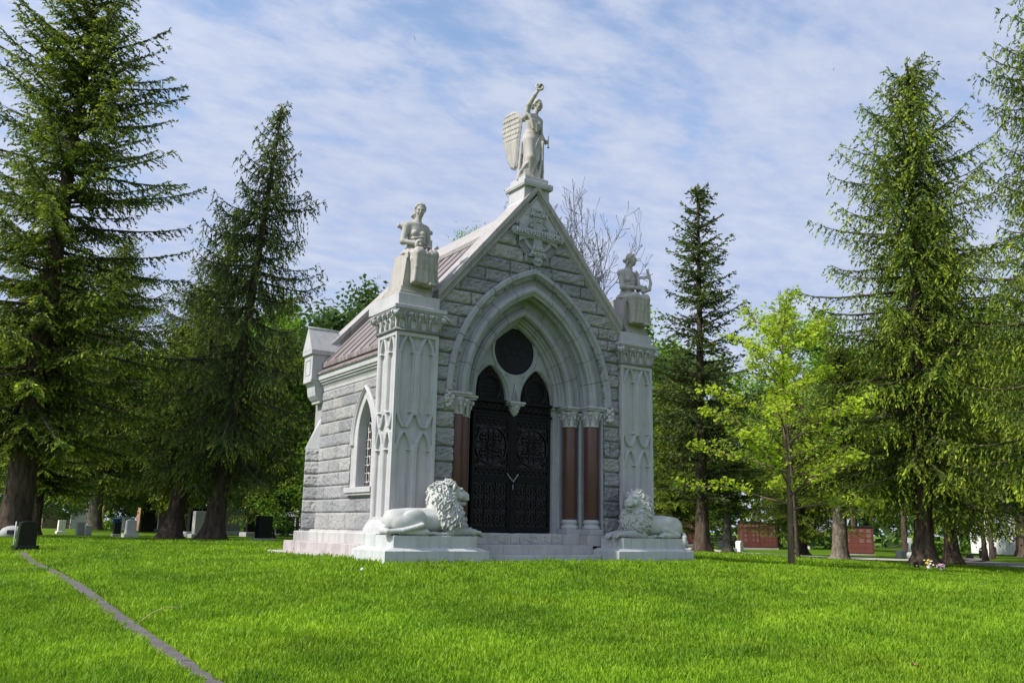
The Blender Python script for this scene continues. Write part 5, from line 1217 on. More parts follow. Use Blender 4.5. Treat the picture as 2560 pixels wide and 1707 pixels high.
def plant(name, label, cat, group, x, y, parts, sc=(1, 1, 1), rz=0, lean=(0, 0), z=None):
    "parts: (name, mesh, material)"
    o = tag(empty(name, (x, y, gz(x, y) if z is None else z)), label, cat, group); o.scale = sc; o.rotation_euler = (lean[0], lean[1], rz)
    for q in parts:
        c = link(q[0], q[1], q[2], o)
        if not c.data.materials or c.data.materials[0] != q[2]:
            c.material_slots[0].link = 'OBJECT'; c.material_slots[0].material = q[2]
        if len(q) > 3: c.location.z = q[3]
    return o
# ------------------------------------------------------------------ plant the trees
def lean_for(dx, dy, H): return (-math.atan2(dy, H), math.atan2(dx, H))
NE, N2, N3, BK, BG = MT['needle'], MT['needle2'], MT['needle3'], MT['bark'], MT['barkgrey']
QN = {}
# wide old spruce at the left edge
cA, lA, QN['A'] = spruce(41, 18.6, 4.9, 3.0, step=.40, per=7, shape=.42, e_top=.62, e_bot=-.16, droop=.16, hang=.5, tl=.72, ns=.036, nl=.15, nw=.050, tipf=.8)
TG = 'tall spruces round the mausoleum'
plant('spruce_tree', 'broad old spruce towering at the left edge of the picture', 'spruce tree', TG, -7.05, 17.6, [('trunk', trunk_mesh('trunk', 18.4, .46, .05, 1, 1.35), BK), ('crown', cA, NE), ('limbs', lA, BK)], lean=lean_for(.25, -1.2, 17))
# slim weeping spruce used for the pair left of the mausoleum
cB, lB, QN['B'] = spruce(52, 15.2, 3.3, 2.6, step=.40, per=6, shape=.62, e_top=.25, e_bot=-.32, droop=.45, hang=1.1, tl=.74, ns=.034, nl=.14, nw=.045, tipf=.7, thin=.14)
tB = trunk_mesh('trunk', 15.0, .33, .03, 2, 1.75)
plant('spruce_tree', 'slim spruce with hanging twigs and thin drooping top, nearest the mausoleum wall', 'spruce tree', TG, -1.11, 17.4, [('trunk', tB, BK), ('crown', cB, N3), ('limbs', lB, BK)], lean=lean_for(.45, -2.6, 15))
plant('spruce_tree', 'leaning spruce just left of the slim drooping one', 'spruce tree', TG, -2.06, 19.2, [('trunk', tB, BK), ('crown', cB, NE), ('limbs', lB, BK)], sc=(.95, .95, .90), rz=2.1, lean=lean_for(.95, -2.9, 13.5))
# open airy conifer behind the right-hand statue
cC, lC, QN['C'] = spruce(63, 12.0, 2.25, 1.9, step=.36, per=6, shape=.55, e_top=.55, e_bot=.05, droop=.10, hang=.35, tl=.62, ns=.036, nl=.14, nw=.05, tipf=.4, thin=.16)
tC = trunk_mesh('trunk', 11.9, .22, .03, 3, 1.7)
plant('conifer_tree', 'open airy conifer behind the lyre statue', 'conifer tree', TG, 11.26, 6.78, [('trunk', tC, BK), ('crown', cC, N3), ('limbs', lC, BK)], lean=lean_for(-.3, -.5, 12))
# lush hanging spruces on the right
cD, lD, QN['D'] = spruce(74, 15.0, 3.7, 2.3, step=.36, per=7, shape=.52, e_top=.50, e_bot=-.25, droop=.30, hang=1.0, tl=.74, ns=.034, nl=.13, nw=.040, tipf=.8, thin=.05)
tD = trunk_mesh('trunk', 14.9, .24, .03, 4, 1.9)
plant('spruce_tree', 'lush green spruce with flowers laid at its foot', 'spruce tree', TG, 14.27, 1.16, [('trunk', tD, BK), ('crown', cD, N2), ('limbs', lD, BK)], sc=(1.12, 1.12, 1.0), lean=lean_for(-.35, -.9, 15))
plant('spruce_tree', 'tall spruce cut by the right edge of the picture', 'spruce tree', TG, 11.5, -4.4, [('trunk', tD, BK), ('crown', cD, N2), ('limbs', lD, BK)], sc=(.84, .84, .97), rz=1.3, lean=lean_for(-.5, -.3, 13))
plant('spruce_tree', 'dark spruce with a thick shaggy grey trunk behind the young maple', 'spruce tree', TG, 14.02, 3.77, [('trunk', trunk_mesh('trunk', 15, .35, .08, 5, 1.6), BG), ('crown', cD, NE, 3.6), ('limbs', lD, BK, 3.6)], sc=(.75, .75, .36), rz=3.4, lean=lean_for(-.5, .3, 9))
plant('spruce_tree', 'dark spruce with a slim grey trunk between the lion and the maple', 'spruce tree', TG, 15.79, 9.94, [('trunk', trunk_mesh('trunk', 9, .16, .04, 6, 1.7), BG), ('crown', cC, NE, 1.5), ('limbs', lC, BK, 1.5)], sc=(1.15, 1.15, .46), rz=2.2)
plant('spruce_tree', 'dark spruce standing behind the left trunks', 'spruce tree', TG, -2.06, 35.1, [('trunk', trunk_mesh('trunk', 13, .27, .04, 7, 1.4), BG), ('crown', cD, NE), ('limbs', lD, BK)], sc=(1.25, 1.25, 1.0), rz=.7)
for x, y, k, rz, sx, sz, lab in ((-5.5, 27, cA, 1.0, .72, .62, 'dark spruce filling the gap right of the broad old one'), (1.6, 33.5, cD, 2.5, 1.25, .86, 'dark spruce behind the slim drooping one'), (3.2, 24.5, cD, 4.4, .85, .62, 'small dark spruce close to the rear corner of the mausoleum'), (20.8, 4.2, cD, 5.2, 1.0, .9, 'spruce with a slim dark trunk near the lane'), (19.0, -2.6, cA, .4, .72, .78, 'tall spruce beside the lane at the far right'), (24.5, 13.5, cD, 1.9, 1.0, .50, 'dark spruce in front of the red memorial walls'), (-12.5, 22, cA, 2.2, .8, .8, 'spruce at the left margin behind the broad one'), (17.5, 14.5, cD, .9, .9, .50, 'dark spruce over the left red memorial wall')):
    tk = tD if k is cD else trunk_mesh('trunk', 18, .3, .05, 9, 1.4)
    plant('spruce_tree', lab, 'spruce tree', TG, x, y, [('trunk', tk, BK), ('crown', k, NE if x < 10 else N2), ('limbs', lD if k is cD else lA, BK)], sc=(sx, sx, sz), rz=rz)
# young maple in fresh leaf
def young(seed, H, cb, R, nb, leaf, per, up, tr_, sprd, lw=.7, sparse=0.0):
    r = np.random.default_rng(seed); wood = [(np.array([[0, 0, -.1], [.02, 0, H*.25], [-.03, .02, H*.5], [.02, .03, H*.75], [0, 0, H]]), np.linspace(tr_, .008, 5)*np.array([1.25, 1, .85, .9, 1]))]; C = []; A = []
    for q in range(nb):
        f = (q+.5)/nb; z = cb+(H*.86-cb)*f; az = q*2.399+r.normal(0, .3); L = R*(1-.62*f)*r.uniform(.75, 1.2)*(1 if f > .08 else .9); e = up*(.35+.85*f)+r.normal(0, .1)
        n = 7; t = np.linspace(0, 1, n); d = np.array([math.cos(az), math.sin(az), 0]); P = np.array([0, 0, z])+d*(L*t*math.cos(e))[:, None]+np.array([0, 0, 1])*(L*(t*math.sin(e)-.12*t**2))[:, None]+np.cumsum(r.normal(0, .03*L/3, (n, 3)), 0)
        wood.append((P, np.linspace(.4*tr_*(1-.55*f), .005, n)))
        for i in range(2, n):
            for s_ in range(per):
                if r.random() < sparse: continue
                dd = r.normal(0, 1, 3); dd[2] = abs(dd[2])*.4; dd += d*.5; dd /= np.linalg.norm(dd); l = sprd*r.uniform(.5, 1.2)*(1.1-.4*t[i]); p1 = P[i]+dd*l
                wood.append((np.array([P[i], P[i]+dd*l*.5+[0, 0, .02], p1]), np.array([.006, .005, .003])))
                k = r.integers(7, 13); u = r.random((k, 1))*.8+.3; c = P[i]+dd*l*u+r.normal(0, .055, (k, 3)); a_ = r.normal(0, 1, (k, 3)); a_[:, 2] = -.25-.5*r.random(k); a_ += dd*.5; C.append(c); A.append(a_)
    C = np.concatenate(C); A = np.concatenate(A); A /= np.linalg.norm(A, axis=1, keepdims=True)
    V = kites(C, A, leaf*r.uniform(.7, 1.3, len(C)), leaf*lw*r.uniform(.7, 1.2, len(C)), r).reshape(-1, 3); n = len(V)//4
    Vw, Fw = tubes(wood, 6)
    return np_mesh('crown', V, np.arange(n*4).reshape(-1, 4), False, np.repeat(np.clip(r.normal(.5, .25, n), 0, 1), 4)), np_mesh('trunk', Vw, Fw)
MT['maplebark'] = bark('maple_bark', (.24, .18, .11), (.11, .085, .055), 11)
c_, w_ = young(5, 6.4, 1.15, 2.5, 30, .10, 5, .72, .070, .46)
plant('maple_tree', 'young maple in fresh yellow-green leaf on the lawn', 'maple tree', None, 6.98, -.17, [('crown', c_, MT['maple']), ('trunk', w_, MT['maplebark'])], lean=lean_for(-.05, -.08, 6))
c_, w_ = young(8, 7.3, 1.9, 2.3, 22, .12, 3, 1.2, .055, .45, .36, .15)
plant('ash_tree', 'thin young tree with sparse pale leaves rising behind the maple', 'young tree', None, 10.4, 2.4, [('crown', c_, MT['ash']), ('trunk', w_, MT['twig'])], lean=lean_for(-.9, -.5, 7))
MT['twiggrey'] = bark('grey_twig', (.15, .145, .145), (.075, .07, .07), 12)
# bare budding tree behind the right slope of the gable
def bare(seed, H):
    r = np.random.default_rng(seed); wood = []
    def grow(p, d, L, rad, lv):
        n = 6; P = [p]; dd = d/np.linalg.norm(d)
        for i in range(n-1): dd = dd+r.normal(0, .16, 3)+np.array([0, 0, .06]); dd /= np.linalg.norm(dd); P.append(P[-1]+dd*L/(n-1))
        wood.append((np.array(P), np.linspace(rad, max(.010, rad*.5), n)))
        if lv == 0: wood.append((np.array([P[-1], P[-1]+dd*.03, P[-1]+dd*.05]), np.array([.010, .015, .006]))); return
        for q in range(3 if lv > 1 else 4):
            i = r.integers(1, n); nd_ = dd+r.normal(0, .62, 3); nd_[2] += .15; grow(P[i], nd_, L*r.uniform(.45, .72), rad*.55, lv-1)
        grow(P[-1], dd, L*.6, rad*.5, lv-1)
    wood.append((np.array([[0, 0, -.2], [0, 0, H*.2], [.05, 0, H*.4]]), np.array([.17, .14, .12])))
    for q in range(12):
        az = q*2.4; e = r.uniform(1.0, 1.42); z = H*(.30+.14*r.random()); grow(np.array([0, 0, z]), np.array([math.cos(az)*math.cos(e), math.sin(az)*math.cos(e), math.sin(e)]), H*r.uniform(.25, .33), .06, 4)
    return np_mesh('branches', *tubes(wood, 4))
plant('bare_tree', 'leafless tree with budding twigs behind the gable', 'bare tree', None, 7.1, 9.2, [('branches', bare(12, 11.4), MT['twiggrey'])], sc=(.72, .72, .98))
cE, lE, QN['E'] = broad(31, 10.0, 3.2, 3.4, leaf=.11, nleaf=26000, flat=.7)
plant('leafy_tree', 'green leafy tree just showing above the roof ridge', 'leafy tree', None, 4.9, 11.2, [('trunk', trunk_mesh('trunk', 7, .16, .06, 11), BK), ('crown', cE, MT['leaf']), ('limbs', lE, BK)], sc=(.40, .40, 1.04))
# background trees and shrubs, one object each
cF, lF, QN['F'] = broad(32, 12, 1.2, 5.0, leaf=.30, nleaf=15000, flat=.8, limbs_n=10, tilt=.2)
cG, lG, QN['G'] = broad(33, 7, .6, 3.6, leaf=.22, nleaf=13000, flat=.75, limbs_n=10, tilt=.1)
tF = trunk_mesh('trunk', 9, .22, .08, 12)
rb = np.random.default_rng(77); kx = 0
sides = ['left', 'left', 'right']
bgl = [(-20, 62), (-12, 70), (-7, 56), (-3, 76), (1, 66), (4, 82), (6.5, 58), (9.5, 74), (13, 90), (16, 66), (20, 80), (-15, 48), (9.0, 45), (12, 38), (-30, 70),
       (40, 40), (46, 33), (43, 24), (50, 28), (52, 17), (45, 14), (58, 10), (60, 22), (48, 6), (42, 1), (39, -5), (55, 0), (36, 46), (30, 52), (66, 33), (52, 40), (27, 37), (33, 33)]
desc = ('bright green leafy tree', 'dark green leafy tree', 'mid green leafy tree')
for i, (x, y) in enumerate(bgl):
    near = math.hypot(x+9.7, y+13.8); k = i % 3; me, lm = ((cF, lF) if i % 4 != 3 else (cG, lG)); s0 = rb.uniform(.85, 1.25)*(1.0 if me is cF else 1.25)
    plant('background_tree', ('bright' if k == 0 else 'dark' if k == 1 else 'mid')+' green leafy tree in the woods behind the graves'+(' on the left' if x < 20 else ' on the right'), 'leafy tree', 'background trees behind the cemetery', x, y,
          [('trunk', tF, BK), ('crown', me, (MT['leaf'], MT['leafdark'], MT['leaf'])[k]), ('limbs', lm, BK)], sc=(s0, s0, s0*rb.uniform(.9, 1.2)), rz=rb.uniform(0, 6.28))
# low shrubs under the trees
cH, lH, QN['H'] = broad(34, 3.0, .25, 1.9, leaf=.12, nleaf=7000, flat=.8, limbs_n=8, tilt=.15, rr=.06)
for i, (x, y, s0) in enumerate([(-6.2, 45, 1.3), (-4.4, 52, 1.5), (-1.5, 47, 1.2), (2.0, 58, 1.6), (5.2, 62, 1.5), (7.6, 50, 1.3), (6.0, 39, 1.2), (4.9, 21.5, 1.15), (6.6, 24, 1.5), (6.0, 27.0, 2.2), (7.2, 31.0, 2.6), (26, 27.5, 1.2), (37, 35, 1.6), (41, 20, 1.6), (39, 10, 1.4), (35.5, 4.5, 1.3), (30, 0, 1.2), (34, -3, 1.3)]):
    plant('shrub', ('bright' if i % 2 else 'dark')+' green shrub low under the trees'+(' left of the mausoleum' if x < 20 else ' right of the mausoleum'), 'shrub', 'shrubs under the trees', x, y, [('crown', cH, MT['leaf'] if i % 2 else MT['leafdark']), ('limbs', lH, MT['twig'])], sc=(s0, s0, s0), rz=i*1.3)
plant('copper_maple', 'small tree with coppery red leaves at the right edge', 'red tree', None, 15.6, -4.6, [('crown', cG, MT['leafred']), ('limbs', lG, MT['twig'])], sc=(.42, .42, .72))
for i, (x, y, r0, h_) in enumerate([(28.9, 7.5, .10, 7), (32.6, 13.6, .16, 9), (24.2, 6.2, .11, 8), (35, 10.5, .12, 9), (1.0, 55, .22, 9), (3.0, 41, .2, 9), (22.5, 19.5, .2, 9)]):
    plant('slim_tree', 'slim dark trunk with a high leafy crown'+(' by the lane' if x > 20 else ' among the distant graves'), 'leafy tree', 'slim trees among the graves', x, y, [('trunk', trunk_mesh('trunk', h_, r0, r0*.5, 20+i, 1.4), BK), ('crown', cE, MT['leaf' if i % 2 else 'leafdark']), ('limbs', lE, BK)], sc=(1, 1, 1))
# the wood that closes the view far behind
n = 34000; a = rng.uniform(-1.35, 1.75, n); R = rng.uniform(92, 125, n)-6*np.sin(a*9); X = -9.7+R*np.sin(a+.45); Y = -13.8+R*np.cos(a+.45)
top = 8.5+5*fbm(a*14, 2.0)+3*vn(a*40, 1.)
Z = G(X, Y)-.5+top*rng.random(n)**.8
V = kites(np.c_[X, Y, Z], (lambda q: q/np.linalg.norm(q, axis=1, keepdims=True))(rng.normal(0, 1, (n, 3))), rng.uniform(.8, 1.5, n), rng.uniform(.5, .9, n), rng).reshape(-1, 3)
tag(link('far_wood', np_mesh('far_wood', V, np.arange(n*4).reshape(-1, 4), False, np.repeat(rng.random(n)*.5, 4)), MT['leafdark']), 'dark green wood closing the view behind the cemetery', 'wood', kind='stuff')
print('QUADS', QN)
# ------------------------------------------------------------------ gravestones and cemetery furniture
MT['blackgranite'] = simple('polished_black_granite', (.008, .0085, .009), .25, 0, .3, .3, 40)
MT['whitemarble'] = simple('white_marble', (.72, .71, .66), .6, 0, .3, .12, 8)
MT['greygranite'] = stone('grey_granite', (.36, .36, .34), (.24, .24, .23), 90, .4, .8)
MT['pinkgranite'] = stone('pink_granite', (.38, .27, .23), (.28, .19, .16), 90, .4, .7)
MT['orangestone'] = stone('orange_stone', (.42, .24, .15), (.30, .17, .11), 60, .3, .8)
MT['redwall'] = stone('rust_red_granite', (.15, .048, .038), (.10, .032, .027), 60, .3, .45)
MT['redtrim'] = stone('red_trim', (.12, .05, .04), (.08, .034, .028), 60, .3, .5)
MT['letter'] = simple('light_lettering', (.28, .20, .18), .7, 0, .3, .3, 60)
MT['whitepaint'] = simple('white_paint', (.78, .78, .75), .5, 0, .4, .06, 4)
MT['bluegrey'] = simple('blue_grey_panel', (.36, .40, .46), .5, 0, .4, .1, 3)
MT['yellow'] = simple('yellow_paint', (.60, .44, .12), .6, 0, .3, .15, 8)
MT['blue'] = simple('blue_plastic', (.02, .10, .38), .4, 0, .4, .1, 6)
MT['wood'] = simple('brown_wood', (.10, .06, .035), .7, 0, .3, .3, 14)
MT['darkwood'] = simple('dark_bench_paint', (.02, .017, .015), .5, 0, .4, .3, 14)
def gstone(name, label, group, x, y, w, d, h, mt_, top='flat', base=None, rz=0.0, tilt=0.0, cat='gravestone'):
    o = tag(empty(name, (x, y, gz(x, y)-.03), rz), label, cat, group)
    hb = 0
    if base:
        bw, bd, hb, bm = base; mb = MB(); mb.box(-bw/2, bw/2, -bd/2, bd/2, 0, hb+.03, .012); mb.build('base', MT[bm], o)
    z0 = hb+.031 if base else 0; mb = MB()
    if top == 'flat': P = [(-w/2, 0), (w/2, 0), (w/2, h), (-w/2, h)]
    elif top == 'round': P = [(-w/2, 0), (w/2, 0)]+[(w/2*math.cos(a), h-w*.22+w*.22*math.sin(a)) for a in np.linspace(0, math.pi, 11)]
    elif top == 'slant': P = [(-w/2, 0), (w/2, 0), (w/2*.97, h*.97), (-w/2*.94, h)]
    elif top == 'serp': P = [(-w/2, 0), (w/2, 0), (w/2*.96, h*.9)]+[(w/2*.96*math.cos(a), h*.9+h*.1*math.sin(a)**2) for a in np.linspace(.2, math.pi-.2, 9)]+[(-w/2*.96, h*.9)]
    mb.prism([(u, z0+v) for u, v in P], 'y', -d/2, d/2); st_ = mb.build('stone', MT[mt_], o, bevel=.008); st_.rotation_euler = (tilt, 0, 0)
    return o
GG = 'gravestones on the left lawn'
gstone('gravestone', 'polished black headstone on a dark base beside the white stake at the far left', GG, -7.57, 8.19, .36, .20, .52, 'blackgranite', 'serp', (.46, .40, .12, 'blackgranite'), .12, .05)
gstone('gravestone', 'small white marble stone standing left of the grey pair', GG, -3.97, 31.5, .30, .20, .48, 'whitemarble', 'flat', (.42, .30, .10, 'whitemarble'), .1)
gstone('gravestone', 'taller grey stone with a light left side, one of a close pair', GG, -3.89, 26.6, .30, .26, .56, 'greygranite', 'flat', None, .1)
gstone('gravestone', 'shorter grey stone leaning on the right of the close pair', GG, -3.70, 25.8, .24, .20, .44, 'greygranite', 'slant', None, -.1)
gstone('gravestone', 'bright white marble headstone in the sun beside the leaning trunk', GG, -2.81, 22.2, .36, .26, .52, 'whitemarble', 'serp', (.52, .38, .13, 'whitemarble'), .1)
gstone('gravestone', 'small dark headstone just left of the bright white one', GG, -3.05, 23.5, .26, .16, .46, 'blackgranite', 'flat', (.36, .26, .08, 'greygranite'), .1)
gstone('gravestone', 'pale pink rounded stone far off near the yellow post', GG, -1.1, 61.5, 1.0, .5, 1.7, 'pinkgranite', 'round', None, .2)
gstone('gravestone', 'orange sandstone marker far off, left of two', GG, 3.1, 48.8, .9, .5, 1.5, 'orangestone', 'flat', None, .2)
gstone('gravestone', 'orange sandstone marker far off, right of two', GG, 4.6, 48.6, 1.1, .5, 1.6, 'orangestone', 'round', None, .2)
gstone('gravestone', 'black upright stone between the two leaning trunks, behind the others', GG, 3.42, 38.9, 1.0, .35, 1.75, 'blackgranite', 'flat', (1.3, .6, .25, 'greygranite'), .2)
gstone('gravestone', 'dark stone on a pale base between the two leaning trunks', GG, 1.1, 28.2, .75, .3, 1.05, 'blackgranite', 'flat', (1.1, .5, .2, 'whitemarble'), .2)
gstone('gravestone', 'grey stone half hidden by the trunk of the slim drooping spruce', GG, .1, 23.8, .5, .25, .9, 'greygranite', 'flat', (.8, .4, .15, 'greygranite'), .2)
gstone('gravestone', 'dark grey stone with a light base right of the slim drooping spruce', GG, 4.23, 33.5, .9, .35, 1.2, 'greygranite', 'slant', (1.3, .6, .2, 'whitemarble'), .2)
gstone('gravestone', 'tall black headstone in front of the glass memorial wall', GG, 4.0, 28.8, 1.05, .35, 1.75, 'blackgranite', 'slant', (1.3, .6, .2, 'greygranite'), .25)
gstone('gravestone', 'low black headstone nearest the rear corner of the mausoleum', GG, .35, 16.5, .5, .28, .75, 'blackgranite', 'flat', (.75, .45, .08, 'greygranite'), .3)
rg = np.random.default_rng(91)
for i in range(26):
    d_ = rg.uniform(46, 84); px_ = rg.uniform(70, 660); a_ = YAW+math.atan((px_-1280)/2217.6); x, y = -9.7+d_*math.sin(a_), -13.83+d_*math.cos(a_); k = ('greygranite', 'blackgranite', 'pinkgranite', 'greygranite', 'whitemarble')[i % 5]
    nm = {'greygranite': 'grey', 'blackgranite': 'black', 'pinkgranite': 'pinkish', 'whitemarble': 'white'}[k]
    gstone('gravestone', f'{nm} gravestone among the distant crowd of stones under the left trees', 'distant gravestones under the left trees', x, y, rg.uniform(.45, .9), .3, rg.uniform(.6, 1.5), k, ('flat', 'round', 'slant', 'serp')[i % 4], (1.1, .5, .15, 'greygranite') if i % 2 else None, rg.uniform(-.3, .5))
for i in range(14):
    d_ = rg.uniform(45, 80); px_ = rg.uniform(1780, 2480); a_ = YAW+math.atan((px_-1280)/2217.6); x, y = -9.7+d_*math.sin(a_), -13.83+d_*math.cos(a_); k = ('greygranite', 'whitemarble', 'blackgranite')[i % 3]
    nm = {'greygranite': 'grey', 'blackgranite': 'black', 'whitemarble': 'white'}[k]
    gstone('gravestone', f'low {nm} marker in the shade beyond the lane on the right', 'low markers beyond the lane', x, y, rg.uniform(.4, .9), .3, rg.uniform(.2, .7), k, ('flat', 'round')[i % 2], None, rg.uniform(0, 1))
# boulder with plaque
mb = MB(); mb.sphere((0, 0, .12), .34, 12, 1.0, .6, .65); bo = tag(mb.build('boulder', MT['greygranite']), 'pale boulder with a small dark plaque at the foot of the broad old spruce', 'boulder'); bo.location = (-7.2, 15.9, gz(-7.2, 15.9)); bo.rotation_euler = (0, 0, -.2)
mb = MB(); mb.box(-.10, .10, -.005, .005, -.06, .06, .002); pq = mb.build('plaque', MT['blackgranite'], bo); pq.location = (-.02, -.205, .16); pq.rotation_euler = (-.35, 0, 0)
def post(name, label, cat, group, x, y, h, r, mt_, cap=None):
    mb = MB(); mb.lathe([(r, -.2), (r, h-.02), (r*.8, h)], (0, 0, 0), 8); o = tag(mb.build(name, MT[mt_]), label, cat, group); o.location = (x, y, gz(x, y)); return o
post('marker_stake', 'thin white stake in the grass next to the black headstone', 'stake', None, -7.75, 8.75, .62, .012, 'whitepaint')
post('marker_post', 'yellow post far off, left of two under the trees', 'post', 'yellow posts under the left trees', -2.35, 54.9, 1.6, .09, 'yellow'); post('marker_post', 'yellow post far off, right of two under the trees', 'post', 'yellow posts under the left trees', .77, 50.4, 1.6, .09, 'yellow')
post('wooden_post', 'tall brown square-topped post beside the broad old trunk', 'post', None, -2.5, 57.4, 3.4, .28, 'wood')
mb = MB(); mb.lathe([(.24, 0), (.27, .7), (.29, .72), (.29, .78), (.2, .80)], (0, 0, 0), 12); o = tag(mb.build('waste_bin', MT['blue']), 'blue bin among the distant gravestones', 'bin'); o.location = (1.98, 52.0, gz(1.98, 52))
# glass-fronted memorial wall and its white end panel
mw = tag(empty('memorial_wall', (13.6, 53.0, gz(13.6, 53)), -.55), 'white framed memorial wall with dark glossy panels left of the mausoleum', 'memorial wall')
mb = MB(); mb.box(-2.4, 2.4, .06, .9, 0, 1.78, .01); mb.build('core', MT['bluegrey'], mw)
mb = MB()
for x0, x1, z1 in ((-2.0, -1.3, 1.9), (-.9, -.25, 1.9), (1.0, 1.55, 1.9), (1.95, 2.45, 1.9)): mb.box(x0, x1, -.12, .95, z1-.1, z1, .01)
for x in (-2.42, -2.0, -.62, -.25, 1.2, 1.55, 2.05, 2.4): mb.box(x-.035, x+.035, -.03, .055, .0, 1.75)
mb.box(-2.45, 2.45, -.034, .058, -.1, .14); mb.box(-2.45, 2.45, -.033, .057, 1.45, 1.55); mb.build('frame', MT['whitepaint'], mw)
for x0, x1 in ((-1.94, -.68), (-.55, -.31), (-.18, 1.12), (1.26, 1.48), (1.62, 1.98)):
    mb = MB(); mb.box(x0, x1, -.012, .05, .15, 1.44); mb.build('panel', MT['blackgranite'], mw)
pw = tag(empty('memorial_slab', (11.2, 55.8, gz(11.2, 55.8)), -.45), 'pale blue-grey upright panel left of the glass memorial wall', 'memorial wall')
mb = MB(); mb.box(-1.2, 1.5, 0, .5, 0, 1.75, .02); mb.build('panel', MT['bluegrey'], pw); mb = MB(); mb.box(-1.35, -1.202, -.03, .53, 0, 1.8, .01); mb.box(1.502, 1.6, -.03, .53, 0, 1.8, .01); mb.build('frame', MT['whitepaint'], pw)
# red granite columbaria
def columb(label, x, y, rz, w, d, h, bays, plain):
    o = tag(empty('columbarium', (x, y, gz(x, y)-.05), rz), label, 'columbarium', 'red granite memorial walls'); mb = MB()
    mb.box(-w/2, w/2, 0, d, .15, h, .01); mb.build('body', MT['redtrim'], o)
    mb = MB(); mb.box(-w/2-.06, w/2+.06, -.06, d+.06, h, h+.07, .01); mb.build('cap_slab', MT['darkwood'], o); mb = MB(); mb.box(-w/2-.05, w/2+.05, -.05, d+.05, 0, .15, .01); mb.build('footing', MT['greygranite'], o)
    for b_ in range(bays):
        a, e = -w/2+.05+(w-.1)*b_/bays+.03, -w/2+.05+(w-.1)*(b_+1)/bays-.03; mb = MB(); n, m_ = 4, 5
        for i in range(n):
            for j in range(m_):
                u0, u1, v0, v1 = a+(e-a)*i/n, a+(e-a)*(i+1)/n, .22+(h-.3)*j/m_, .22+(h-.3)*(j+1)/m_
                mb.box(u0+.004, u1-.004, -.02, .0, v0+.004, v1-.004)
        mb.build('niche_panel', MT['redwall'], o)
        if not plain or b_ >= 0:
            mb = MB(); rr = np.random.default_rng(b_+int(abs(x)*7))
            for i in range(n):
                for j in range(1, m_):
                    if rr.random() < (.45 if plain else .15): continue
                    u0, u1, v0, v1 = a+(e-a)*i/n, a+(e-a)*(i+1)/n, .22+(h-.3)*j/m_, .22+(h-.3)*(j+1)/m_
                    for q in range(3): c_ = (u0+u1)/2; hw = (u1-u0)*rr.uniform(.18, .36); zq = v1-.07-.07*q; mb.box(c_-hw, c_+hw, -.026, -.0205, zq-.012, zq+.012)
            if mb.v: mb.build('inscription', MT['letter'], o)
columb('rust red granite memorial wall behind the right lion', 31.1, 28.0, -.58, 3.0, 1.6, 1.8, 1, False)
columb('rust red memorial wall with two bays behind the young maple', 36.8, 26.7, -.58, 2.3, 1.2, 1.75, 2, True)
columb('rust red memorial wall with a dark end beside the shaggy trunk', 36.9, 19.4, -.9, 1.7, 1.3, 1.7, 1, True)
# bench
be = tag(empty('park_bench', (32.6, 25.9, gz(32.6, 25.9)), -.6), 'dark slatted bench between the two left red memorial walls', 'bench')
mb = MB()
for k in range(4): mb.box(-.8, .8, -.22+.12*k, -.12+.12*k, .42, .45)
mb.build('seat', MT['darkwood'], be); mb = MB()
for k in range(3): mb.box(-.8, .8, .26, .285, .55+.13*k, .65+.13*k)
mb.build('backrest', MT['darkwood'], be)
for x in (-.7, .7):
    mb = MB(); mb.box(x-.03, x+.03, -.2, -.14, 0, .42); mb.box(x-.03, x+.03, .20, .26, 0, .9); mb.box(x-.031, x+.031, -.2, .26, .38, .42); mb.build('leg', MT['darkwood'], be)
# sign posts by the lane
sp_ = tag(empty('sign_post', (31.8, 10.5, gz(31.8, 10.5))), 'yellow post carrying a small white notice by the lane', 'sign'); mb = MB(); mb.lathe([(.09, -.2), (.09, 1.1), (.07, 1.12)], (0, 0, 0), 8); mb.build('post', MT['yellow'], sp_)
mb = MB(); mb.box(-.16, .16, -.13, -.10, .72, 1.12, .01); s_ = mb.build('notice_board', MT['whitepaint'], sp_); s_.rotation_euler = (0, 0, -.6)
for z in (1.02, .94, .86, .80): mb = MB(); mb.box(-.11, .11, -.1335, -.1305, z-.012, z+.012); q = mb.build('notice_line', MT['iron'], sp_); q.rotation_euler = (0, 0, -.6)
mb = MB(); mb.box(-.05, .05, -.02, .02, -.2, .9, .006); mb.box(-.10, .10, -.025, .025, .68, .95, .006); o = tag(mb.build('marker_sign', MT['whitepaint']), 'white stake sign left of the lush spruce trunk', 'sign'); o.location = (31.8, 12.9, gz(31.8, 12.9)); o.rotation_euler = (0, .08, -.6)
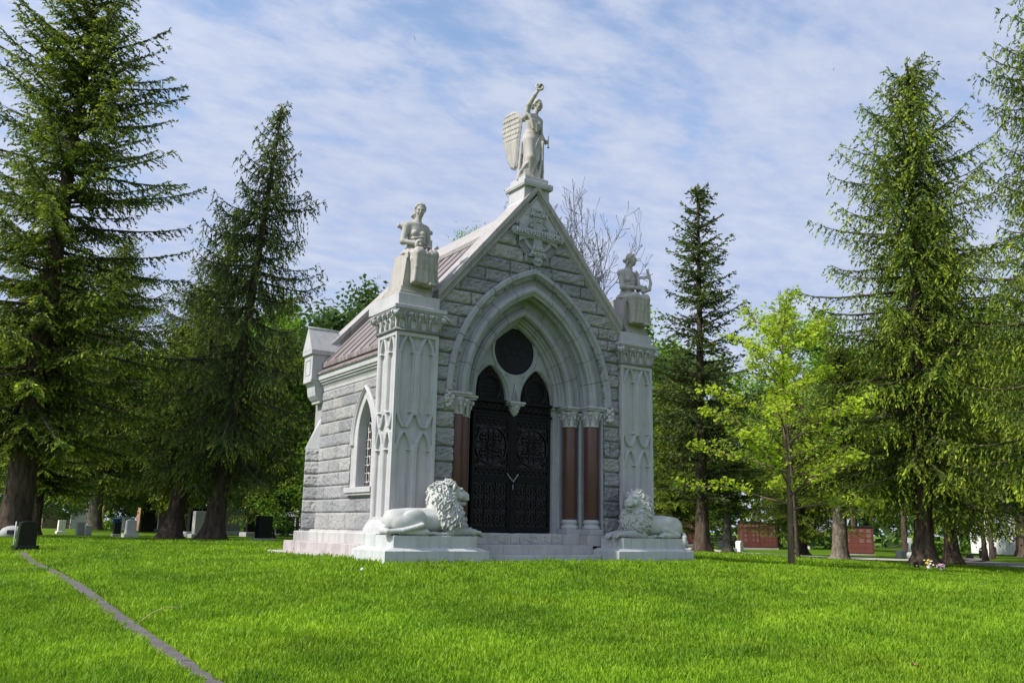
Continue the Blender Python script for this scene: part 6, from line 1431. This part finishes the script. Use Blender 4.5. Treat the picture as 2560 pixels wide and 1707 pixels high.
# plaque and flowers at the spruce foot
pl_ = tag(empty('memorial_plaque', (12.72, .42, gz(12.72, .42)), -.55), 'small black plaque with a pale motif leaning at the lush spruce foot', 'plaque'); mb = MB(); mb.box(-.07, .07, -.012, .012, -.02, .17, .004); a = mb.build('slab', MT['blackgranite'], pl_); a.rotation_euler = (-.15, 0, 0)
mb = MB(); mb.sphere((0, -.015, .075), .03, 8, 1, .2, .6); mb.sphere((.02, -.015, .088), .016, 6, 1, .2, .6); a = mb.build('motif', MT['letter'], pl_); a.rotation_euler = (-.15, 0, 0)
for (dx, dy, nm, cols, label, hh) in ((.30, -.05, 'flower_bunch', ((.75, .55, .06), (.80, .74, .60)), 'tall bunch of yellow flowers in a white vase at the spruce foot', .20), (.56, -.14, 'flower_bunch', ((.62, .40, .46), (.70, .62, .66), (.45, .25, .45)), 'low bunch of pink and lilac flowers at the spruce foot', .13)):
    fx, fy = 12.72+dx*.85, .42+dy-dx*.45; o = tag(empty(nm, (fx, fy, gz(fx, fy))), label, 'flowers', 'flowers at the spruce foot')
    mb = MB(); mb.lathe([(.045, -.02), (.06, .06), (.055, .10), (.035, .09)], (0, 0, 0), 10); mb.build('vase', MT['whitemarble'], o)
    for ci, c_ in enumerate(cols):
        mtf = simple('petal', c_, .7, 0, .2, .2, 20); mb = MB()
        for k in range(12): a = rng.random()*6.28; r_ = rng.random()*.12; mb.sphere((r_*math.cos(a), r_*math.sin(a), hh*rng.uniform(.6, 1.25)), rng.uniform(.02, .034), 6, 1, 1, .7)
        mb.build('petals', mtf, o)
    mb = MB()
    for k in range(16): a = rng.random()*6.28; mb.tube([(0, 0, .05), (.05*math.cos(a), .05*math.sin(a), hh*.6), (.13*math.cos(a), .13*math.sin(a), hh*.8)], [.004, .012, .003], 4)
    mb.build('stems', MT['leafdark'], o)
# white building and rail at the right edge
hs = tag(empty('white_building', (66.5, 20.5, gz(66.5, 20.5)), -.55), 'white clad building glimpsed under the branches at the right edge', 'building')
mb = MB(); mb.box(-5.0, 8, 0, 7, -.3, 3.4)
mb.build('wall', MT['whitepaint'], hs); mb = MB()
for k in range(12): mb.box(-5.02, 8.02, -.03, -.002, .02+.28*k, .25+.28*k)
mb.build('siding', MT['whitepaint'], hs); mb = MB(); mb.prism([(-.5, 3.4), (7.5, 3.4), (3.5, 5.2)], 'x', -5.4, 8.4); mb.build('roof', MT['darkwood'], hs)
rl = tag(empty('metal_railing', (64.6, 19.3, gz(64.6, 19.3)), -.55), 'thin black metal railing in front of the white building', 'railing')
for k in range(5): mb = MB(); mb.box(-3+1.8*k-.03, -3+1.8*k+.03, -.03, .03, -.1, 1.1); mb.build('post', MT['iron'], rl)
for z in (.55, 1.08): mb = MB(); mb.box(-3.0, 4.2, -.02, .02, z-.025, z+.025); mb.build('rail', MT['iron'], rl)
# two birds in the sky, a dead leaf, a dry stalk, a dandelion clock
def bird(x, y, z, s_, lab, rz):
    V = [(0, -.5, 0), (.08, 0, .05), (0, .5, 0), (-.08, 0, .03), (.45, .02, .22), (.95, -.15, .05), (.4, -.16, .18), (-.45, .02, .2), (-.9, -.2, .0), (-.4, -.16, .16), (0, 0, -.08)]
    me = bpy.data.meshes.new('bird'); me.from_pydata([(a*s_, b_*s_, c_*s_) for a, b_, c_ in V], [], [(0, 1, 2), (0, 2, 3), (1, 4, 6), (4, 5, 6), (3, 9, 7), (7, 9, 8), (0, 10, 1), (0, 3, 10), (2, 1, 10), (2, 10, 3), (1, 6, 10), (3, 10, 9)])
    o = tag(link('bird', me, MT['iron']), lab, 'bird', 'birds in the sky'); o.location = (x, y, z); o.rotation_euler = (.3, .9, rz)
bird(11.6, 29.6, 29.0, .22, 'small dark bird flying high above the seated statue on the left', .4); bird(41, 22, 33, .16, 'tiny dark bird in the sky to the right of the angel', 1.2)
mb = MB(); mb.add([(-.05, 0, .02), (-.02, .03, .045), (.03, .035, .03), (.055, 0, .05), (.03, -.03, .025), (-.02, -.03, .04), (0, 0, .022)], [(0, 1, 6), (1, 2, 6), (2, 3, 6), (3, 4, 6), (4, 5, 6), (5, 0, 6)])
o = tag(mb.build('dead_leaf', simple('dry_leaf', (.25, .15, .08), .8, 0, .2, .3, 20)), 'curled brown dead leaf lying on the grass at the lower right', 'leaf'); o.location = (-2.25, -9.0, gz(-2.25, -9.0)+.02); o.rotation_euler = (.3, .2, .5)
mb = MB(); mb.tube([(-7.62, -3.85, gz(-7.62, -3.85)+.03), (-7.5, -3.8, gz(-7.5, -3.8)+.10), (-7.36, -3.76, gz(-7.36, -3.76)+.14), (-7.2, -3.72, gz(-7.2, -3.72)+.125), (-7.17, -3.72, gz(-7.17, -3.72)+.10)], [.003, .0045, .005, .004, .002], 5)
tag(mb.build('dry_stalk', simple('straw', (.45, .40, .18), .7, 0, .2, .2, 20)), 'pale dry grass stalk arching over the edging strip', 'stalk')
x, y = -4.45, -2.25; mb = MB(); mb.tube([(0, 0, 0), (.01, 0, .08), (0, .01, .13)], .003, 5); o = tag(mb.build('dandelion', MT['twig']), 'white dandelion clock in the lawn', 'dandelion'); o.location = (x, y, gz(x, y))
mb = MB(); mb.sphere((0, .01, .145), .022, 8); mb.build('seed_head', MT['whitepaint'], o)
